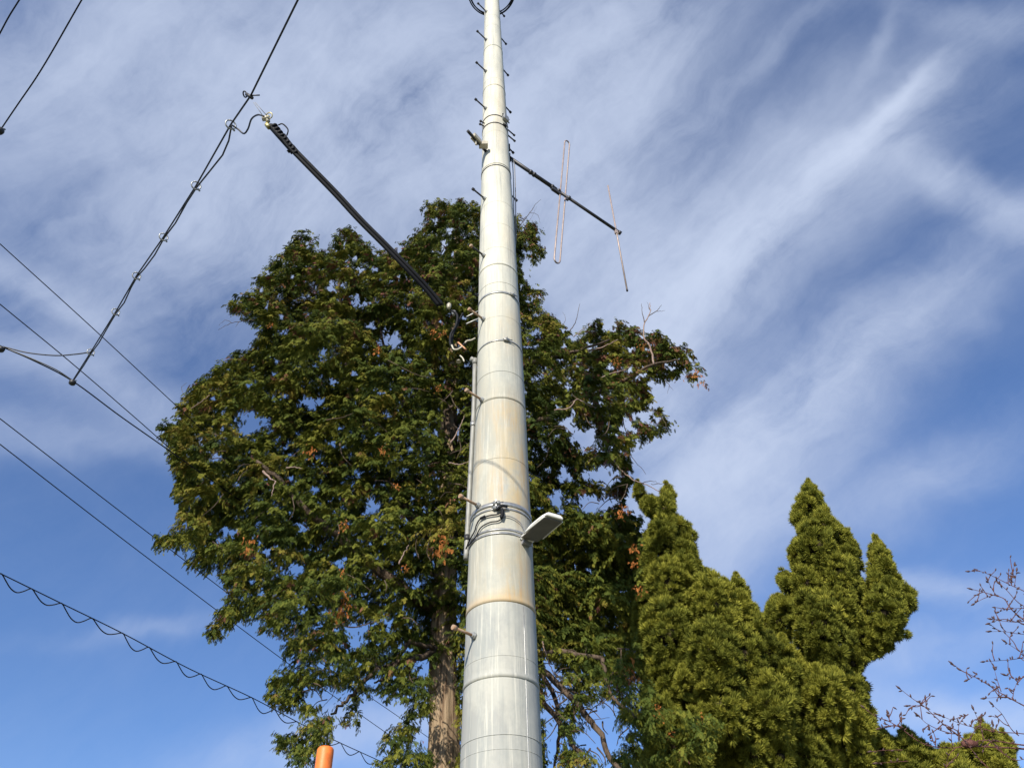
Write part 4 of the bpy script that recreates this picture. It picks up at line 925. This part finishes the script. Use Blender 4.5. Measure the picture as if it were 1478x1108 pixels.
J2 = [(1092, 903), (1103, 897), (1110, 878), (1122, 862), (1144, 868), (1137, 856), (1124, 839), (1130, 829), (1149, 831), (1145, 812), (1138, 793), (1149, 784), (1158, 770), (1138, 744), (1150, 731), (1159, 710), (1166, 695), (1184, 719), (1198, 741), (1210, 761), (1228, 768), (1242, 805), (1240, 842), (1240, 853), (1252, 849), (1256, 815), (1260, 778), (1282, 802), (1300, 842), (1319, 856), (1317, 878), (1304, 897), (1294, 930), (1272, 939), (1262, 940), (1236, 965), (1253, 991), (1254, 1018), (1262, 1046), (1262, 1115), (1100, 1115), (1100, 1000), (1085, 930)]
J3 = [(1232, 1130), (1250, 1060), (1262, 1044), (1281, 1065), (1303, 1078), (1303, 1052), (1338, 1076), (1362, 1092), (1370, 1080), (1384, 1086), (1403, 1066), (1414, 1068), (1416, 1040), (1435, 1062), (1446, 1055), (1462, 1098), (1490, 1190), (1236, 1190)]
juniper('juniper_tree', 'yellow-green twisted juniper with a narrow double tip, right against the cypress', J1, lambda a_, b_: 8.7, 9.0, 16000, 11, (1020, 1000), [(920, 694, 28, 10, 8.7), (961, 694, 34, 12, 8.7), (1062, 828, 34, 14, 8.5), (1128, 860, 20, 8, 8.4), (940, 880, 30, 14, 7.9), (1050, 900, 26, 10, 7.8), (985, 960, 26, 12, 7.6)])
juniper('juniper_tree', 'tallest free-standing yellow-green juniper with one broad spire and one thin side spire', J2, lambda a_, b_: 9.2, 9.5, 20000, 23, (1190, 1000), [(1166, 692, 40, 17, 9.2), (1262, 772, 44, 14, 9.2), (1122, 858, 26, 10, 8.9), (1128, 916, 30, 12, 8.2), (1176, 960, 36, 14, 8.2), (1240, 840, 10, 6, 9)])
juniper('juniper_tree', 'low juniper tops showing behind the bare cherry twigs', J3, lambda a_, b_: 10.2, 10.7, 16000, 37, (1360, 1112), [(1304, 1050, 30, 10, 10.4), (1416, 1036, 44, 12, 10.4), (1446, 1052, 34, 9, 10.4), (1370, 1076, 20, 9, 10.4), (1403, 1062, 20, 8, 10.4)], rmax=.26)

# ---------------------------------------------------------------- bare cherry
cy = 6.4
cr = thing('cherry_tree', 'leafless cherry whose thin budded reddish twigs reach in from the side', 'tree', (5.9, cy, 0))
def zc_(P, Yv=cy): return [at(1078+a_/3.6925, 808+b_/3.6925, Yv) for (a_, b_) in P]
CB = [([(1190, 60), (1245, 60), (1310, 85), (1360, 110), (1410, 135), (1477, 165), (1600, 230)], 3), ([(1425, 30), (1415, 80), (1410, 135)], 2.5), ([(1437, 60), (1432, 100), (1425, 140)], 2),
      ([(1200, 155), (1260, 170), (1310, 185), (1370, 205), (1400, 250), (1440, 290), (1477, 320), (1620, 440)], 4.5), ([(1285, 110), (1310, 160), (1335, 195)], 2.3), ([(1215, 230), (1260, 205), (1310, 187)], 2.3), ([(1350, 130), (1385, 160), (1430, 210), (1477, 245), (1600, 300)], 3.5), ([(1345, 275), (1390, 262), (1477, 255)], 2),
      ([(1295, 335), (1360, 315), (1420, 325), (1477, 340), (1600, 380)], 2.6), ([(1300, 380), (1370, 380), (1430, 390), (1477, 395), (1600, 410)], 2.4), ([(1310, 315), (1370, 325), (1430, 330), (1477, 325)], 2.2),
      ([(1385, 440), (1430, 470), (1477, 500), (1600, 580)], 2.8), ([(1270, 540), (1340, 535), (1410, 530), (1477, 520), (1600, 520)], 2.6),
      ([(1100, 555), (1150, 590), (1210, 620), (1280, 660), (1340, 700), (1420, 745), (1477, 775), (1640, 860)], 4), ([(1320, 585), (1335, 640), (1355, 700)], 2.4), ([(1275, 735), (1340, 730), (1390, 727)], 2), ([(1385, 615), (1440, 635), (1477, 620)], 2.2), ([(1445, 640), (1425, 690), (1415, 745)], 2.4), ([(1180, 635), (1210, 620), (1225, 600)], 2),
      ([(820, 688), (880, 735), (940, 775), (1000, 830), (1050, 875), (1110, 920), (1150, 950), (1180, 975)], 4), ([(865, 775), (910, 773), (935, 775)], 2), ([(915, 830), (960, 870), (1030, 905), (1100, 925)], 2.8), ([(952, 745), (955, 790)], 2),
      ([(630, 790), (690, 835), (750, 855), (820, 895), (880, 940), (960, 985), (1080, 1000), (1180, 990), (1300, 995), (1477, 1005), (1700, 1030)], 4.5), ([(715, 895), (780, 885), (820, 885)], 2), ([(823, 860), (822, 895)], 2), ([(752, 825), (760, 858)], 2),
      ([(1180, 980), (1250, 960), (1340, 965), (1477, 985), (1700, 1000)], 6), ([(1040, 830), (1100, 855), (1170, 880), (1260, 900), (1340, 915), (1477, 925), (1650, 960)], 3.2),
      ([(1315, 775), (1360, 820), (1410, 900), (1450, 935)], 3), ([(1210, 800), (1240, 870), (1262, 955)], 2.8), ([(1310, 880), (1315, 920)], 2), ([(670, 1018), (740, 1012), (830, 1010)], 2.6), ([(700, 1080), (780, 1075), (860, 1070)], 2.6),
      ([(1130, 935), (1130, 880), (1155, 840), (1180, 820)], 3), ([(975, 905), (990, 960), (1010, 995)], 2.2), ([(1100, 855), (1090, 930), (1095, 995)], 2), ([(1180, 985), (1240, 1060), (1300, 1120)], 4), ([(1477, 1060), (1430, 1065), (1380, 1040), (1330, 1000)], 3.5), ([(1060, 1108), (1075, 1040), (1110, 1000)], 3)]
rg = random.Random(9)
for pts, w_ in CB:
    far = pts[-1][0] > 1500
    Yb = cy+rg.uniform(-.35, .35)
    P = zc_(pts, Yb); z_ = depth(P[0]); r_ = w_/3.6925/2*z_/F_PX*1.15
    if far: P.append(np.array([5.9+rg.uniform(-.2, .2), cy, P[-1][2]-.5]))
    q = MB(); SP = spline(P, 5); m_ = len(SP); q.tube(SP, [r_*(.5+1.0*i/(m_-1))*(1+(2.5*(i/(m_-1)-.7) if far and i/(m_-1) > .7 else 0)) for i in range(m_)], 6, lump=.2)
    ob = q.build('branch', M_cherry, cr)
    qb = MB(); vis = [p for p in SP if proj(p)[0][0] < 1490]
    last = None
    for i in range(0, len(vis)-1, 1):
        if rg.random() < .38 or i == 0:
            p = vis[i]+(vis[i+1]-vis[i])*rg.random(); dv = unit(np.array([rg.gauss(0, 1), rg.gauss(0, .5), rg.gauss(.6, .7)])); l_ = rg.uniform(.016, .036)
            qb.tube([p, p+dv*l_*.5, p+dv*l_], [.0036, .0068, .002], 5)
    qb.tube([P[0], P[0]+unit(P[0]-P[1])*.02, P[0]+unit(P[0]-P[1])*.045], [.004, .009, .002], 5)
    o_ = qb.build('bud_cluster', M_bud, ob); o_['kind'] = 'stuff'
tips = [b for b in CB if b[0][0][0] > 700]
for i in range(70):                          # fine side shoots
    pts, w_ = tips[i % len(tips)]; k_ = rg.randrange(len(pts)-1); t_ = rg.random()
    x0 = pts[k_][0]*(1-t_)+pts[k_+1][0]*t_; y0 = pts[k_][1]*(1-t_)+pts[k_+1][1]*t_
    if x0 > 1520: continue
    an = rg.uniform(math.pi*.75, math.pi*1.75); l_ = rg.uniform(30, 95)
    P = zc_([(x0, y0), (x0+l_*.5*math.cos(an), y0+l_*.5*math.sin(an)), (x0+l_*math.cos(an+rg.uniform(-.4, .4)), y0+l_*math.sin(an+rg.uniform(-.4, .4)))], cy)
    q = MB(); q.tube(spline(P, 3), [.0042, .004, .0036, .0033, .003, .0026, .0022], 5); ob = q.build('twig', M_cherry, cr)
    qb = MB()
    for t2 in (1.0, .55, .3)[:rg.choice((1, 2, 3))]:
        p = P[0]*(1-t2)+P[2]*t2 if t2 == 1 else P[1]*(2*t2 if t2 < .5 else 1)+P[0]*(1-2*t2 if t2 < .5 else 0); dv = unit(P[2]-P[0]+np.array([rg.gauss(0, .03), 0, rg.gauss(0, .05)])); qb.tube([p, p+dv*.014, p+dv*.03], [.0035, .0065, .002], 5)
    qb.build('bud_cluster', M_bud, ob)['kind'] = 'stuff'
kn = zc_([(1180, 978)])[0]; q = MB(); q.tube([kn-X*.05, kn-X*.02, kn+X*.03, kn+X*.07], [.014, .035, .03, .016], 8, lump=.3); q.build('knot', M_cherry, cr)
q = MB(); q.tube(spline([(5.9, cy, 0), (5.95, cy, 1.5), (5.8, cy, 2.6), (5.9, cy+.1, 4.0), (6.0, cy, 5.2)], 6), [.13]+[.12-.003*i for i in range(24)], 14, lump=.1); q.build('trunk', M_cherry, cr)
